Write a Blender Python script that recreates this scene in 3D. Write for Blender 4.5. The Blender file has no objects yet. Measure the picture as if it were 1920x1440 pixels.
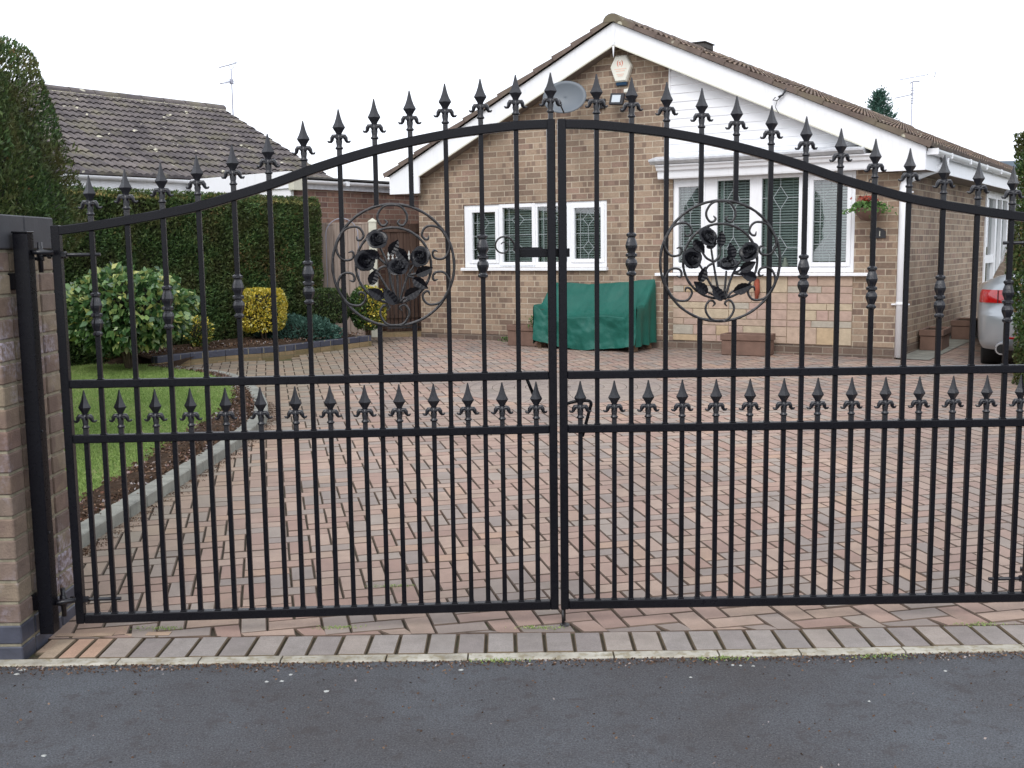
import bpy, math, random
import numpy as np
from mathutils import Vector, Matrix, noise
random.seed(7); rng = np.random.default_rng(7)
sc = bpy.context.scene; col = sc.collection
R = math.radians
# ------------------------------------------------------------------ camera maths (real metres, photo pixels 1920x1440)
F = 2000.; H = 1.38; pit = math.atan(250/2000.); rol = .0127
Fw = Vector((0, math.cos(pit), -math.sin(pit))); Rh = Vector((1, 0, 0)); Uh = Vector((0, math.sin(pit), math.cos(pit)))
Rv = Rh*math.cos(rol)-Uh*math.sin(rol); Uv = Uh*math.cos(rol)+Rh*math.sin(rol)
CAM = Vector((0, 0, H))
def ray(x, y): return Fw+Rv*((x-960)/F)-Uv*((y-720)/F)
def gz(Y): return max(0., .016*(Y-4.6))
def G(x, y, dz=0.):
    d = ray(x, y); z = 0
    for _ in range(12):
        t = (z+dz-H)/d.z; p = CAM+d*t; z = gz(p.y)
    return Vector((p.x, p.y, z+dz))
def D(x, y, Y): d = ray(x, y); return CAM+d*(Y/d.y)
# house frame
HO = Vector((4.294, 11.945, 0)); HX = Vector((3400, -2000, 0)).normalized(); HY = Vector((1319, 2000, 0)).normalized()
HN = Vector((2000, 3400, 0)).normalized()
def hp(x, y, z): return HX*x+HY*y+Vector((0, 0, z))
def hf(px, py, y=0.):
    P0 = HO+HY*y; d = ray(px, py); t = (P0-CAM).dot(HN)/d.dot(HN); q = CAM+d*t-P0
    return q.dot(HX), q.z
# ------------------------------------------------------------------ tagging
def tag(o, label=None, cat=None, group=None, kind=None):
    if label: o['label'] = label
    if cat: o['category'] = cat
    if group: o['group'] = group
    if kind: o['kind'] = kind
    return o
def empty(name, loc=(0, 0, 0), rz=0., parent=None):
    o = bpy.data.objects.new(name, None); col.objects.link(o); o.location = loc; o.rotation_euler = (0, 0, rz); o.empty_display_size = .1
    if parent: o.parent = parent
    return o
def link(name, me, parent=None, loc=None, rot=None):
    o = bpy.data.objects.new(name, me); col.objects.link(o)
    if parent: o.parent = parent
    if loc is not None: o.location = loc
    if rot is not None: o.rotation_euler = rot
    return o
# ------------------------------------------------------------------ mesh builder
class MB:
    def __init__(s, xf=None): s.v = []; s.f = []; s.t = []; s.sm = []; s.xf = xf; s.tint = .5
    def p(s, co):
        co = s.xf(*co) if s.xf else Vector(co)
        s.v.append((co[0], co[1], co[2])); return len(s.v)-1
    def face(s, idx, tint=None, smooth=False): s.f.append(tuple(idx)); s.t.append(s.tint if tint is None else tint); s.sm.append(smooth)
    def poly(s, pts, tint=None): s.face([s.p(q) for q in pts], tint)
    def box(s, a, b, tint=None, bev=0.):
        x0, x1 = sorted((a[0], b[0])); y0, y1 = sorted((a[1], b[1])); z0, z1 = sorted((a[2], b[2]))
        if bev <= 0:
            i = [s.p(q) for q in ((x0,y0,z0),(x1,y0,z0),(x1,y1,z0),(x0,y1,z0),(x0,y0,z1),(x1,y0,z1),(x1,y1,z1),(x0,y1,z1))]
            for q in ((3,2,1,0),(4,5,6,7),(0,1,5,4),(1,2,6,5),(2,3,7,6),(3,0,4,7)): s.face([i[k] for k in q], tint)
            return
        bx = min(bev, (x1-x0)*.45); by = min(bev, (y1-y0)*.45); bz = min(bev, (z1-z0)*.45)
        # chamfered box : 24 verts
        V = {}
        for ix in (0, 1):
            for iy in (0, 1):
                for iz in (0, 1):
                    X = (x0, x1)[ix]; Y = (y0, y1)[iy]; Z = (z0, z1)[iz]; dx = bx*(1-2*ix); dy = by*(1-2*iy); dz = bz*(1-2*iz)
                    V[ix,iy,iz,0] = s.p((X, Y+dy, Z+dz)); V[ix,iy,iz,1] = s.p((X+dx, Y, Z+dz)); V[ix,iy,iz,2] = s.p((X+dx, Y+dy, Z))
        for ix in (0, 1):
            q = [V[ix,0,0,0], V[ix,1,0,0], V[ix,1,1,0], V[ix,0,1,0]]; s.face(q if ix else q[::-1], tint)
        for iy in (0, 1):
            q = [V[0,iy,0,1], V[1,iy,0,1], V[1,iy,1,1], V[0,iy,1,1]]; s.face(q[::-1] if iy else q, tint)
        for iz in (0, 1):
            q = [V[0,0,iz,2], V[1,0,iz,2], V[1,1,iz,2], V[0,1,iz,2]]; s.face(q if iz else q[::-1], tint)
        for ix in (0, 1):
            for iy in (0, 1):
                q = [V[ix,iy,0,0], V[ix,iy,0,1], V[ix,iy,1,1], V[ix,iy,1,0]]; s.face(q if ix == iy else q[::-1], tint)
            for iz in (0, 1):
                q = [V[ix,0,iz,0], V[ix,1,iz,0], V[ix,1,iz,2], V[ix,0,iz,2]]; s.face(q if ix == iz else q[::-1], tint)
        for iy in (0, 1):
            for iz in (0, 1):
                q = [V[0,iy,iz,1], V[0,iy,iz,2], V[1,iy,iz,2], V[1,iy,iz,1]]; s.face(q if iy == iz else q[::-1], tint)
        for ix in (0, 1):
            for iy in (0, 1):
                for iz in (0, 1):
                    q = [V[ix,iy,iz,0], V[ix,iy,iz,1], V[ix,iy,iz,2]]; s.face(q if (ix+iy+iz) % 2 else q[::-1], tint)
    def extr(s, pts, y0, y1, tint=None):
        """polygon in xz (counter-clockwise seen from -y) extruded from y0 to y1"""
        a = [s.p((x, y0, z)) for x, z in pts]; b = [s.p((x, y1, z)) for x, z in pts]; n = len(pts)
        s.face(a, tint); s.face(b[::-1], tint)
        for i in range(n): s.face([a[i], b[i], b[(i+1) % n], a[(i+1) % n]], tint)
    def prism(s, pts, x0, x1, tint=None):
        """profile in yz extruded along x"""
        a = [s.p((x0, y, z)) for y, z in pts]; b = [s.p((x1, y, z)) for y, z in pts]; n = len(pts)
        s.face(a, tint); s.face(b[::-1], tint)
        for i in range(n): s.face([a[i], b[i], b[(i+1) % n], a[(i+1) % n]], tint)
    def slab(s, pts, z0, z1, tint=None):
        a = [s.p((x, y, z0)) for x, y in pts]; b = [s.p((x, y, z1)) for x, y in pts]; n = len(pts)
        s.face(a[::-1], tint); s.face(b, tint)
        for i in range(n): s.face([a[i], a[(i+1) % n], b[(i+1) % n], b[i]], tint)
    def tube(s, pts, rad, seg=8, closed=False, tint=None, smooth=True, flat=1.):
        pts = [Vector(p) for p in pts]; n = len(pts); rings = []
        rr = rad if isinstance(rad, (list, tuple)) else [rad]*n
        ref = None
        for i, p in enumerate(pts):
            if closed: t = pts[(i+1) % n]-pts[i-1]
            else: t = pts[min(i+1, n-1)]-pts[max(i-1, 0)]
            if t.length < 1e-9: t = Vector((0, 0, 1))
            t.normalize()
            if ref is None:
                ref = Vector((0, 1, 0)) if abs(t.y) < .8 else Vector((1, 0, 0))
            a = ref-t*ref.dot(t)
            if a.length < 1e-6: a = Vector((1, 0, 0))
            a.normalize(); ref = a; b = t.cross(a)
            rings.append([s.p(p+(a*math.cos(2*math.pi*(k+.5)/seg)*flat+b*math.sin(2*math.pi*(k+.5)/seg))*rr[i]) for k in range(seg)])
        for i in range(n if closed else n-1):
            A = rings[i]; B = rings[(i+1) % n]
            for k in range(seg): s.face([A[k], A[(k+1) % seg], B[(k+1) % seg], B[k]], tint, smooth)
        if not closed: s.face(rings[0][::-1], tint); s.face(rings[-1], tint)
    def lathe(s, prof, seg=16, c=(0, 0, 0), tint=None, smooth=True, sx=1., sy=1., rot=0., flute=0.):
        rings = []
        for r, z in prof:
            rings.append([s.p((c[0]+r*(1-flute*(k % 2))*sx*math.cos(2*math.pi*k/seg+rot), c[1]+r*(1-flute*(k % 2))*sy*math.sin(2*math.pi*k/seg+rot), c[2]+z)) for k in range(seg)])
        for i in range(len(rings)-1):
            for k in range(seg): s.face([rings[i][k], rings[i][(k+1) % seg], rings[i+1][(k+1) % seg], rings[i+1][k]], tint, smooth)
        s.face(rings[0][::-1], tint); s.face(rings[-1], tint)
    def mesh(s, name, mat):
        me = bpy.data.meshes.new(name); me.from_pydata(s.v, [], s.f); me.update()
        me.polygons.foreach_set('use_smooth', s.sm)
        a = me.attributes.new('tint', 'FLOAT', 'FACE'); a.data.foreach_set('value', s.t)
        uv = me.uv_layers.new(name='UVMap'); n = len(me.loops)
        vi = np.empty(n, np.int32); me.loops.foreach_get('vertex_index', vi)
        co = np.array(s.v, np.float64)[vi]
        pn = np.empty(len(me.polygons)*3); me.polygons.foreach_get('normal', pn); pn = pn.reshape(-1, 3)
        lt = np.empty(len(me.polygons), np.int32); me.polygons.foreach_get('loop_total', lt)
        N = np.repeat(pn, lt, axis=0)
        hz = np.stack([-N[:, 1], N[:, 0]], 1); l = np.linalg.norm(hz, axis=1)+1e-9; hz /= l[:, None]
        u = co[:, 0]*hz[:, 0]+co[:, 1]*hz[:, 1]; v = co[:, 2].copy(); up = np.abs(N[:, 2]) > .75
        u[up] = co[up, 0]; v[up] = co[up, 1]
        uv.data.foreach_set('uv', np.stack([u, v], 1).ravel().astype(np.float32))
        if mat: me.materials.append(mat)
        return me
    def build(s, name, mat, parent=None, loc=None, rot=None): return link(name, s.mesh(name, mat), parent, loc, rot)
# ------------------------------------------------------------------ materials
def srgb(r, g, b):
    f = lambda c: (c/255/12.92) if c <= 10 else ((c/255+.055)/1.055)**2.4
    return (f(r), f(g), f(b), 1)
class NT:
    def __init__(s, name, rough=.6, spec=.5):
        s.m = bpy.data.materials.new(name); s.m.use_nodes = True; s.t = s.m.node_tree; s.b = s.t.nodes['Principled BSDF']
        s.b.inputs['Roughness'].default_value = rough; s.b.inputs['Specular IOR Level'].default_value = spec
        s.out = s.t.nodes['Material Output']
    def n(s, typ, **kw):
        nd = s.t.nodes.new(typ)
        for k, v in kw.items():
            if k.startswith('i_'): nd.inputs[k[2:].replace('_', ' ')].default_value = v
            else: setattr(nd, k, v)
        return nd
    def l(s, a, b): s.t.links.new(a, b)
    def set(s, inp, v):
        if hasattr(v, 'links') or hasattr(v, 'is_output'): s.l(v, inp)
        else: inp.default_value = v
    def coord(s, k='Object'): return s.n('ShaderNodeTexCoord').outputs[k]
    def noise(s, scale, detail=4, co=None, rough=.6, k='Fac'):
        nd = s.n('ShaderNodeTexNoise'); nd.inputs['Scale'].default_value = scale; nd.inputs['Detail'].default_value = detail; nd.inputs['Roughness'].default_value = rough
        s.l(co if co is not None else s.coord(), nd.inputs['Vector']); return nd.outputs[k]
    def ramp(s, fac, stops, interp='LINEAR'):
        nd = s.n('ShaderNodeValToRGB'); cr = nd.color_ramp; cr.interpolation = interp
        while len(cr.elements) < len(stops): cr.elements.new(.5)
        for e, (p, c) in zip(cr.elements, stops):
            e.position = p; e.color = c if isinstance(c, tuple) else (c, c, c, 1)
        s.l(fac, nd.inputs['Fac']); return nd.outputs['Color']
    def mix(s, fac, a, b, mode='MIX'):
        nd = s.n('ShaderNodeMix', data_type='RGBA', blend_type=mode)
        s.set(nd.inputs[0], fac); s.set(nd.inputs[6], a); s.set(nd.inputs[7], b); return nd.outputs[2]
    def math(s, op, a, b=0.):
        nd = s.n('ShaderNodeMath', operation=op); s.set(nd.inputs[0], a); s.set(nd.inputs[1], b); return nd.outputs[0]
    def attr(s, name='tint'):
        nd = s.n('ShaderNodeAttribute'); nd.attribute_name = name; return nd.outputs['Fac']
    def bump(s, h, strength=.3, dist=.01):
        nd = s.n('ShaderNodeBump'); nd.inputs['Strength'].default_value = strength; nd.inputs['Distance'].default_value = dist
        s.l(h, nd.inputs['Height']); s.l(nd.outputs[0], s.b.inputs['Normal'])
    def base(s, c): s.set(s.b.inputs['Base Color'], c); return s.m
def simple(name, c, rough=.6, var=.15, nscale=20, spec=.5, bump=0., metal=0.):
    m = NT(name, rough, spec); n = m.noise(nscale, 5); lo = tuple(x*(1-var) for x in c[:3])+(1,); hi = tuple(min(1, x*(1+var)) for x in c[:3])+(1,)
    m.base(m.ramp(n, [(.3, lo), (.7, hi)])); m.b.inputs['Metallic'].default_value = metal
    if bump: m.bump(m.noise(nscale*4, 3), bump, .004)
    return m.m
M = {}
# black gate paint
m = NT('black_paint', .33, .24); n1 = m.noise(3, 3); n2 = m.noise(90, 3)
m.base(m.ramp(n1, [(.3, (.0035, .0035, .0055, 1)), (.7, (.006, .006, .009, 1))])); m.l(m.ramp(n2, [(.3, .24), (.7, .38)]), m.b.inputs['Roughness']); m.bump(m.noise(260, 2), .12, .002); M['black'] = m.m
m = NT('cast_iron_paint', .3, .6); m.base(m.ramp(m.noise(60, 4), [(.3, (.005, .005, .008, 1)), (.7, (.012, .012, .016, 1))])); m.bump(m.noise(180, 4), .35, .003); M['cast'] = m.m
m = NT('worn_glint_iron', .38, .6); m.base(m.ramp(m.noise(70, 4), [(.35, (.006, .006, .007, 1)), (.62, (.014, .012, .013, 1)), (.76, (.15, .125, .12, 1))])); m.bump(m.noise(120, 4), .5, .004); M['iron'] = m.m  # pale brownish flecks paint wear and highlights into the iron colour
m = NT('rose_paint', .25, .3); m.base(m.ramp(m.noise(60, 4), [(.3, (.004, .004, .006, 1)), (.7, (.009, .009, .012, 1))])); m.bump(m.noise(120, 4), .3, .003); M['rose'] = m.m
def brickmat(name, stops, mortar, patch=None, patchamt=.6, w=.225, h=.075, rough=.85, stain=.25, effl=0., bump=.6):
    m = NT(name, rough, .25); uv = m.coord('UV')
    b = m.n('ShaderNodeTexBrick'); m.l(uv, b.inputs['Vector']); b.offset = .5
    for k, v in (('Color1', (0, 0, 0, 1)), ('Color2', (1, 1, 1, 1)), ('Mortar', (.5, .5, .5, 1)), ('Scale', 1.), ('Mortar Size', .0055), ('Mortar Smooth', .25), ('Brick Width', w), ('Row Height', h), ('Bias', 0.)): b.inputs[k].default_value = v
    c = m.ramp(b.outputs['Color'], stops)
    # wobble inside each brick
    nz = m.noise(38, 5, uv); c = m.mix(.5, c, m.ramp(nz, [(.3, .62), (.7, 1.25)]), 'MULTIPLY')
    if patch:
        b2 = m.n('ShaderNodeTexBrick'); m.l(uv, b2.inputs['Vector']); b2.offset = .5
        for k, v in (('Color1', (0, 0, 0, 1)), ('Color2', (1, 1, 1, 1)), ('Mortar', (0, 0, 0, 1)), ('Scale', 1.), ('Mortar Size', .012), ('Mortar Smooth', .7), ('Brick Width', w/3), ('Row Height', h), ('Bias', 0.)): b2.inputs[k].default_value = v
        big = m.ramp(b.outputs['Color'], [(.25, 0.), (.35, 1.)])
        f = m.math('MULTIPLY', m.ramp(b2.outputs['Color'], [(.62, 0.), (.72, patchamt)]), big)
        c = m.mix(f, c, patch)
    c = m.mix(b.outputs['Fac'], c, m.mix(m.noise(60, 3, uv), tuple(x*.8 for x in mortar[:3])+(1,), mortar))
    st = m.ramp(m.noise(1.3, 5), [(.35, 1-stain), (.6, 1.)]); c = m.mix(1., c, st, 'MULTIPLY')
    if effl:
        e = m.math('MULTIPLY', m.ramp(m.noise(6, 6), [(.52, 0.), (.7, effl)]), m.ramp(m.noise(45, 4), [(.4, .2), (.6, 1.)])); c = m.mix(e, c, (.55, .52, .56, 1))
    m.base(c)
    h1 = m.math('MULTIPLY', b.outputs['Fac'], -1.); h2 = m.math('ADD', h1, m.math('MULTIPLY', nz, .35)); m.bump(h2, bump, .006)
    return m.m
M['brick'] = brickmat('buff_brick', [(0, srgb(136,117,102)), (.25, srgb(170,149,128)), (.5, srgb(156,133,114)), (.7, srgb(178,157,136)), (.88, srgb(132,112,98)), (1, srgb(164,138,122))], srgb(204,191,170), srgb(116,98,88), .62)
M['plinth'] = brickmat('plinth_brick', [(0, srgb(104,88,78)), (.5, srgb(126,108,96)), (1, srgb(94,82,76))], srgb(150,140,126), None)
M['nbrick'] = brickmat('neighbour_brick', [(0, srgb(140,108,96)), (.5, srgb(164,130,112)), (1, srgb(124,98,90))], srgb(178,165,150), srgb(110,84,80), .5)
# painted plastic
m = NT('white_upvc', .35); mp = m.n('ShaderNodeMapping'); m.l(m.coord(), mp.inputs['Vector']); mp.inputs['Scale'].default_value = (9, 9, 1.2); m.base(m.mix(m.ramp(m.noise(2., 5, mp.outputs[0]), [(.52, 0.), (.75, .22)]), (.87, .88, .90, 1), (.55, .55, .50, 1))); M['white'] = m.m
M['cladding'] = simple('white_cladding', (.86, .87, .89, 1), .4, .02, 2)
M['cream'] = simple('cream_edge', (.66, .65, .55, 1), .5, .05, 8)
M['soffit'] = simple('soffit_brown', (.17, .14, .12, 1), .7, .15, 10)
M['lead'] = simple('painted_lead', (.62, .64, .67, 1), .4, .18, 14, bump=.3)
M['leadstrip'] = simple('lead_strip', (.30, .33, .34, 1), .5, .1, 40)
M['blind'] = simple('blind_slat', (.55, .60, .59, 1), .5, .08, 6)
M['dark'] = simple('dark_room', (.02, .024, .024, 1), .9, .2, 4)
M['curtain'] = simple('net_curtain', (.45, .52, .50, 1), .9, .1, 30)
m = NT('window_glass', .03); gl = m.n('ShaderNodeBsdfGlossy'); gl.inputs['Roughness'].default_value = .02; tr = m.n('ShaderNodeBsdfTransparent'); tr.inputs['Color'].default_value = (.82, .9, .88, 1)
fr = m.n('ShaderNodeFresnel'); fr.inputs['IOR'].default_value = 1.45; mx = m.n('ShaderNodeMixShader'); m.l(m.math('ADD', m.math('MULTIPLY', fr.outputs[0], 1.), .16), mx.inputs[0]); m.l(tr.outputs[0], mx.inputs[1]); m.l(gl.outputs[0], mx.inputs[2]); m.l(mx.outputs[0], m.out.inputs['Surface']); M['glass'] = m.m
# roof tiles
def tilemat(name, a, b, c):
    m = NT(name, .85, .2); t = m.attr(); base = m.ramp(t, [(0, a), (.5, b), (1, c)])
    base = m.mix(.7, base, m.ramp(m.noise(5, 6), [(.3, .6), (.7, 1.2)]), 'MULTIPLY')
    base = m.mix(m.ramp(m.noise(2.2, 6), [(.5, 0.), (.72, .5)]), base, srgb(128,124,96))
    base = m.mix(m.ramp(m.noise(7, 2, rough=.2), [(.74, 0.), (.77, .8)]), base, srgb(200,196,176))
    m.base(base); m.bump(m.noise(70, 4), .5, .006); return m.m
M['tile'] = tilemat('brown_tile', srgb(102,90,84), srgb(120,106,98), srgb(138,118,104))
M['tilegrey'] = tilemat('grey_tile', srgb(84,79,80), srgb(100,94,94), srgb(114,107,104))
# stone panel
m = NT('stone', .85, .2); t = m.attr(); c = m.ramp(t, [(0, srgb(184,162,144)), (.2, srgb(188,166,136)), (.4, srgb(182,158,144)), (.6, srgb(176,168,154)), (.75, srgb(188,172,148)), (.9, srgb(180,154,142))], 'CONSTANT')
m.base(m.mix(.6, c, m.ramp(m.noise(14, 5), [(.3, .7), (.7, 1.12)]), 'MULTIPLY')); m.bump(m.noise(30, 5), .6, .01); M['stone'] = m.m
M['mortar'] = simple('mortar', srgb(150,132,112), .9, .15, 30)
# asphalt
m = NT('asphalt', .85, .3); n = m.noise(1.1, 6, rough=.65); c = m.ramp(n, [(.34, (.078, .074, .076, 1)), (.5, (.092, .093, .100, 1)), (.66, (.112, .119, .131, 1))])
c = m.mix(.65, c, m.ramp(m.noise(170, 4, rough=.8), [(.32, .15), (.68, 2.)]), 'MULTIPLY')
c = m.mix(m.ramp(m.noise(210, 2, rough=.3), [(.69, 0.), (.73, .55)]), c, (.32, .29, .27, 1))
c = m.mix(m.ramp(m.noise(170, 2, rough=.3, co=m.n('ShaderNodeVectorMath', operation='ADD').outputs[0]), [(.99, 0.), (1., 0.)]), c, (.3, .2, .2, 1))
c = m.mix(m.ramp(m.noise(14, 3), [(.56, 0.), (.66, .4)]), c, (.062, .050, .047, 1))
m.base(c); m.bump(m.noise(170, 4, rough=.8), 1., .008); M['asphalt'] = m.m
# block paving
m = NT('block_paving', .88, .2); t = m.attr()
c = m.ramp(t, [(0, srgb(172,144,128)), (.16, srgb(158,128,114)), (.30, srgb(180,156,138)), (.44, srgb(150,141,132)), (.56, srgb(168,138,122)), (.66, srgb(138,132,126)), (.76, srgb(174,150,130)), (.86, srgb(158,149,138)), (.95, srgb(180,148,124))], 'CONSTANT')
c = m.mix(.65, c, m.ramp(m.noise(9, 6, rough=.7), [(.3, .66), (.7, 1.22)]), 'MULTIPLY')
c = m.mix(.7, c, m.ramp(m.noise(330, 2), [(.3, .7), (.7, 1.25)]), 'MULTIPLY')
c = m.mix(m.ramp(m.noise(.55, 4), [(.45, 0.), (.7, .5)]), c, m.ramp(t, [(0, srgb(160,138,128)), (1, srgb(134,130,124))]))
c = m.mix(.36, c, srgb(154,136,127)); c = m.mix(m.ramp(m.noise(.45, 5), [(.44, 0.), (.62, .42)]), c, srgb(112,102,98)); c = m.mix(m.ramp(m.noise(3.2, 6, rough=.7), [(.55, 0.), (.68, .35)]), c, srgb(120,112,98))
sx_ = m.n('ShaderNodeSeparateXYZ'); m.l(m.coord(), sx_.inputs[0]); dl = m.math('ADD', sx_.outputs[0], m.math('MULTIPLY', m.noise(1.6, 4), 1.1)); c = m.mix(m.ramp(m.math('MULTIPLY', m.math('ADD', dl, 2.), .5), [(.22, .5), (.62, 0.)]), c, srgb(112,106,84))
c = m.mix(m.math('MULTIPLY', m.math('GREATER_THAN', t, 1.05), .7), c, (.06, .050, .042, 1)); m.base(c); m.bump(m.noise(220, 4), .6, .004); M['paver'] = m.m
m = NT('border_block', .88, .2); t = m.attr(); c = m.ramp(t, [(0, srgb(138,130,126)), (.5, srgb(150,143,138)), (.8, srgb(156,146,138)), (.86, srgb(172,152,130)), (1, srgb(182,148,128))])
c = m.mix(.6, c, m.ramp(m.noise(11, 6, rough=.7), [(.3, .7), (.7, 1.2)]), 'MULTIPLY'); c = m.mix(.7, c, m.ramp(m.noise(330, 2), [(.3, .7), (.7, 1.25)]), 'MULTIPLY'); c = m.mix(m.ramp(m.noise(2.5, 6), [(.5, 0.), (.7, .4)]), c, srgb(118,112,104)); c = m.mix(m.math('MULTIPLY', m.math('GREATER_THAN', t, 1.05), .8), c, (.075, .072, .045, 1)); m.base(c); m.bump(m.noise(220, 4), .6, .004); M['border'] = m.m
m = NT('joint_sand', .95, .1); c = m.ramp(m.noise(18, 5), [(.3, (.045, .040, .030, 1)), (.55, (.075, .062, .045, 1)), (.7, (.06, .075, .032, 1))]); m.base(c); m.bump(m.noise(150, 4), .7, .006); M['joint'] = m.m
m = NT('weathered_concrete', .9, .2); c = m.ramp(m.noise(9, 6), [(.3, srgb(134,128,116)), (.5, srgb(168,163,150)), (.72, srgb(190,186,174))]); c = m.mix(m.ramp(m.noise(30, 5), [(.5, 0.), (.62, .6)]), c, srgb(126,114,84)); m.base(c); m.bump(m.noise(60, 5), .7, .008); M['concrete'] = m.m
m = NT('kerb_stone', .85, .25); c = m.ramp(m.noise(8, 5), [(.3, srgb(112,112,106)), (.7, srgb(150,150,140))]); c = m.mix(.5, c, m.ramp(m.noise(160, 2), [(.3, .7), (.7, 1.2)]), 'MULTIPLY'); m.base(c); m.bump(m.noise(120, 4), .4, .004); M['kerb'] = m.m
M['bluebrick'] = brickmat('blue_engineering_brick', [(0, srgb(66,68,80)), (1, srgb(82,84,96))], srgb(150,142,118), None, w=.225, h=.5, rough=.5, stain=.2)
M['tanbrick'] = brickmat('mossy_tan_brick', [(0, srgb(140,122,92)), (.5, srgb(158,136,104)), (1, srgb(124,112,80))], srgb(140,128,100), None, stain=.35)
m = NT('soil', .95, .1); m.base(m.ramp(m.noise(25, 6), [(.3, (.030, .019, .012, 1)), (.6, (.075, .048, .032, 1)), (.75, (.13, .09, .065, 1))])); m.bump(m.noise(45, 6), 1., .03); M['soil'] = m.m
m = NT('lawn_base', .9, .1); m.base(m.ramp(m.noise(6, 6), [(.3, (.12, .19, .05, 1)), (.7, (.19, .27, .08, 1))])); m.bump(m.noise(90, 4), 1., .02); M['lawn'] = m.m
m = NT('earth', .95, .1); m.base(m.ramp(m.noise(.5, 6), [(.3, (.06, .07, .03, 1)), (.7, (.10, .09, .05, 1))])); M['earth'] = m.m
def leafmat(name, stops, rough=.5, trans=.2, spec=.22, big=None):
    m = NT(name, rough, spec); t = m.attr(); c = m.ramp(t, stops)
    if big: c = m.mix(m.ramp(m.noise(big[0], 3), [(.42, 0.), (.62, big[2])]), c, big[1])
    m.base(c); tl = m.n('ShaderNodeBsdfTranslucent'); m.l(c, tl.inputs['Color']); mx = m.n('ShaderNodeMixShader'); mx.inputs[0].default_value = trans
    m.l(m.b.outputs[0], mx.inputs[1]); m.l(tl.outputs[0], mx.inputs[2]); m.l(mx.outputs[0], m.out.inputs['Surface']); return m.m
M['conifer'] = leafmat('conifer_foliage', [(0, (.034, .062, .026, 1)), (.5, (.066, .125, .042, 1)), (.85, (.12, .18, .055, 1)), (.90, (.20, .12, .055, 1)), (1, (.28, .16, .08, 1))], big=(2.6, (.15, .10, .04, 1), .45))
M['hedge'] = leafmat('hedge_foliage', [(0, (.042, .082, .032, 1)), (.5, (.082, .15, .050, 1)), (.85, (.14, .21, .065, 1)), (.95, (.20, .15, .06, 1)), (1, (.28, .18, .08, 1))], big=(2.6, (.11, .075, .035, 1), .45))
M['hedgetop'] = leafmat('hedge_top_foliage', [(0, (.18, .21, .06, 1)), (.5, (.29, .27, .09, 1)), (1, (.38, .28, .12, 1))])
M['laurel'] = leafmat('laurel_foliage', [(0, (.030, .075, .028, 1)), (.4, (.07, .15, .05, 1)), (.7, (.15, .26, .085, 1)), (.88, (.30, .38, .13, 1)), (1, (.46, .46, .14, 1))], .3, .2, .6)
M['gold'] = leafmat('golden_foliage', [(0, (.22, .24, .03, 1)), (.3, (.50, .40, .04, 1)), (.7, (.68, .52, .06, 1)), (.85, (.82, .72, .22, 1)), (1, (.08, .13, .03, 1))], .35, .2, .5)
M['olive'] = leafmat('mixed_golden_foliage', [(0, (.03, .07, .02, 1)), (.5, (.07, .13, .03, 1)), (.7, (.12, .18, .04, 1)), (.8, (.55, .44, .05, 1)), (1, (.7, .58, .1, 1))], .35, .2, .5)
M['box'] = leafmat('topiary_foliage', [(0, (.025, .045, .018, 1)), (.5, (.05, .085, .03, 1)), (1, (.10, .13, .045, 1))], .5, .15)
M['juniper'] = leafmat('juniper_foliage', [(0, (.035, .085, .065, 1)), (.5, (.06, .13, .10, 1)), (1, (.10, .19, .15, 1))], .6, .15)
M['grass'] = leafmat('grass_blades', [(0, (.20, .31, .085, 1)), (.5, (.34, .47, .14, 1)), (.85, (.44, .56, .20, 1)), (.93, (.52, .50, .26, 1)), (1, (.6, .55, .32, 1))], .5, .35)
M['litter'] = leafmat('leaf_litter', [(0, (.05, .03, .02, 1)), (.5, (.12, .07, .045, 1)), (.8, (.22, .14, .09, 1)), (.92, (.45, .42, .42, 1)), (1, (.3, .12, .07, 1))], .8, .1)
M['core'] = simple('foliage_shade', (.016, .016, .009, 1), .95, .3, 15)  # near-black colour stands in for the shade deep inside foliage
M['bark'] = simple('bark', (.11, .08, .055, 1), .9, .3, 25, bump=.8)
m = NT('slate_coping', .6, .35); m.base(m.ramp(m.noise(6, 5), [(.3, (.038, .039, .044, 1)), (.7, (.060, .061, .068, 1))])); m.bump(m.noise(90, 4), .25, .003); M['coping'] = m.m
# near pier bricks (real bricks coloured one by one)
m = NT('pier_brick', .85, .25); t = m.attr(); c = m.ramp(t, [(0, srgb(116,98,86)), (.3, srgb(136,118,102)), (.55, srgb(120,104,96)), (.75, srgb(142,128,108)), (.92, srgb(128,112,100)), (1, srgb(138,100,90))])
c = m.mix(.75, c, m.ramp(m.noise(16, 5, rough=.65), [(.3, .62), (.7, 1.15)]), 'MULTIPLY'); c = m.mix(m.ramp(m.noise(5, 2), [(.5, 0.), (.56, .5)]), c, srgb(104,86,80))
e = m.math('MULTIPLY', m.ramp(m.noise(3.2, 5), [(.5, 0.), (.68, .9)]), m.ramp(m.noise(50, 5), [(.42, 0.), (.6, 1.)])); c = m.mix(e, c, (.50, .47, .56, 1)); m.base(c); m.bump(m.noise(130, 5), .7, .005); M['pbrick'] = m.m
M['pblue'] = simple('pier_blue_brick', (.060, .064, .086, 1), .45, .25, 12, bump=.3)
M['pmortar'] = simple('pier_mortar', srgb(140,133,114), .95, .3, 25, bump=.8)
M['green'] = None
m = NT('green_cover', .55, .35); m.base(m.ramp(m.noise(3, 3), [(.3, (.007, .088, .066, 1)), (.7, (.010, .112, .084, 1))])); m.bump(m.noise(18, 4), .35, .02); M['green'] = m.m
M['wood'] = simple('bench_wood', (.14, .085, .05, 1), .8, .3, 20, bump=.4)
M['trough'] = simple('brown_trough', srgb(112,88,76), .85, .2, 8, bump=.3)
M['terracotta'] = simple('red_brown', srgb(142,70,50), .8, .2, 12)
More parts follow.
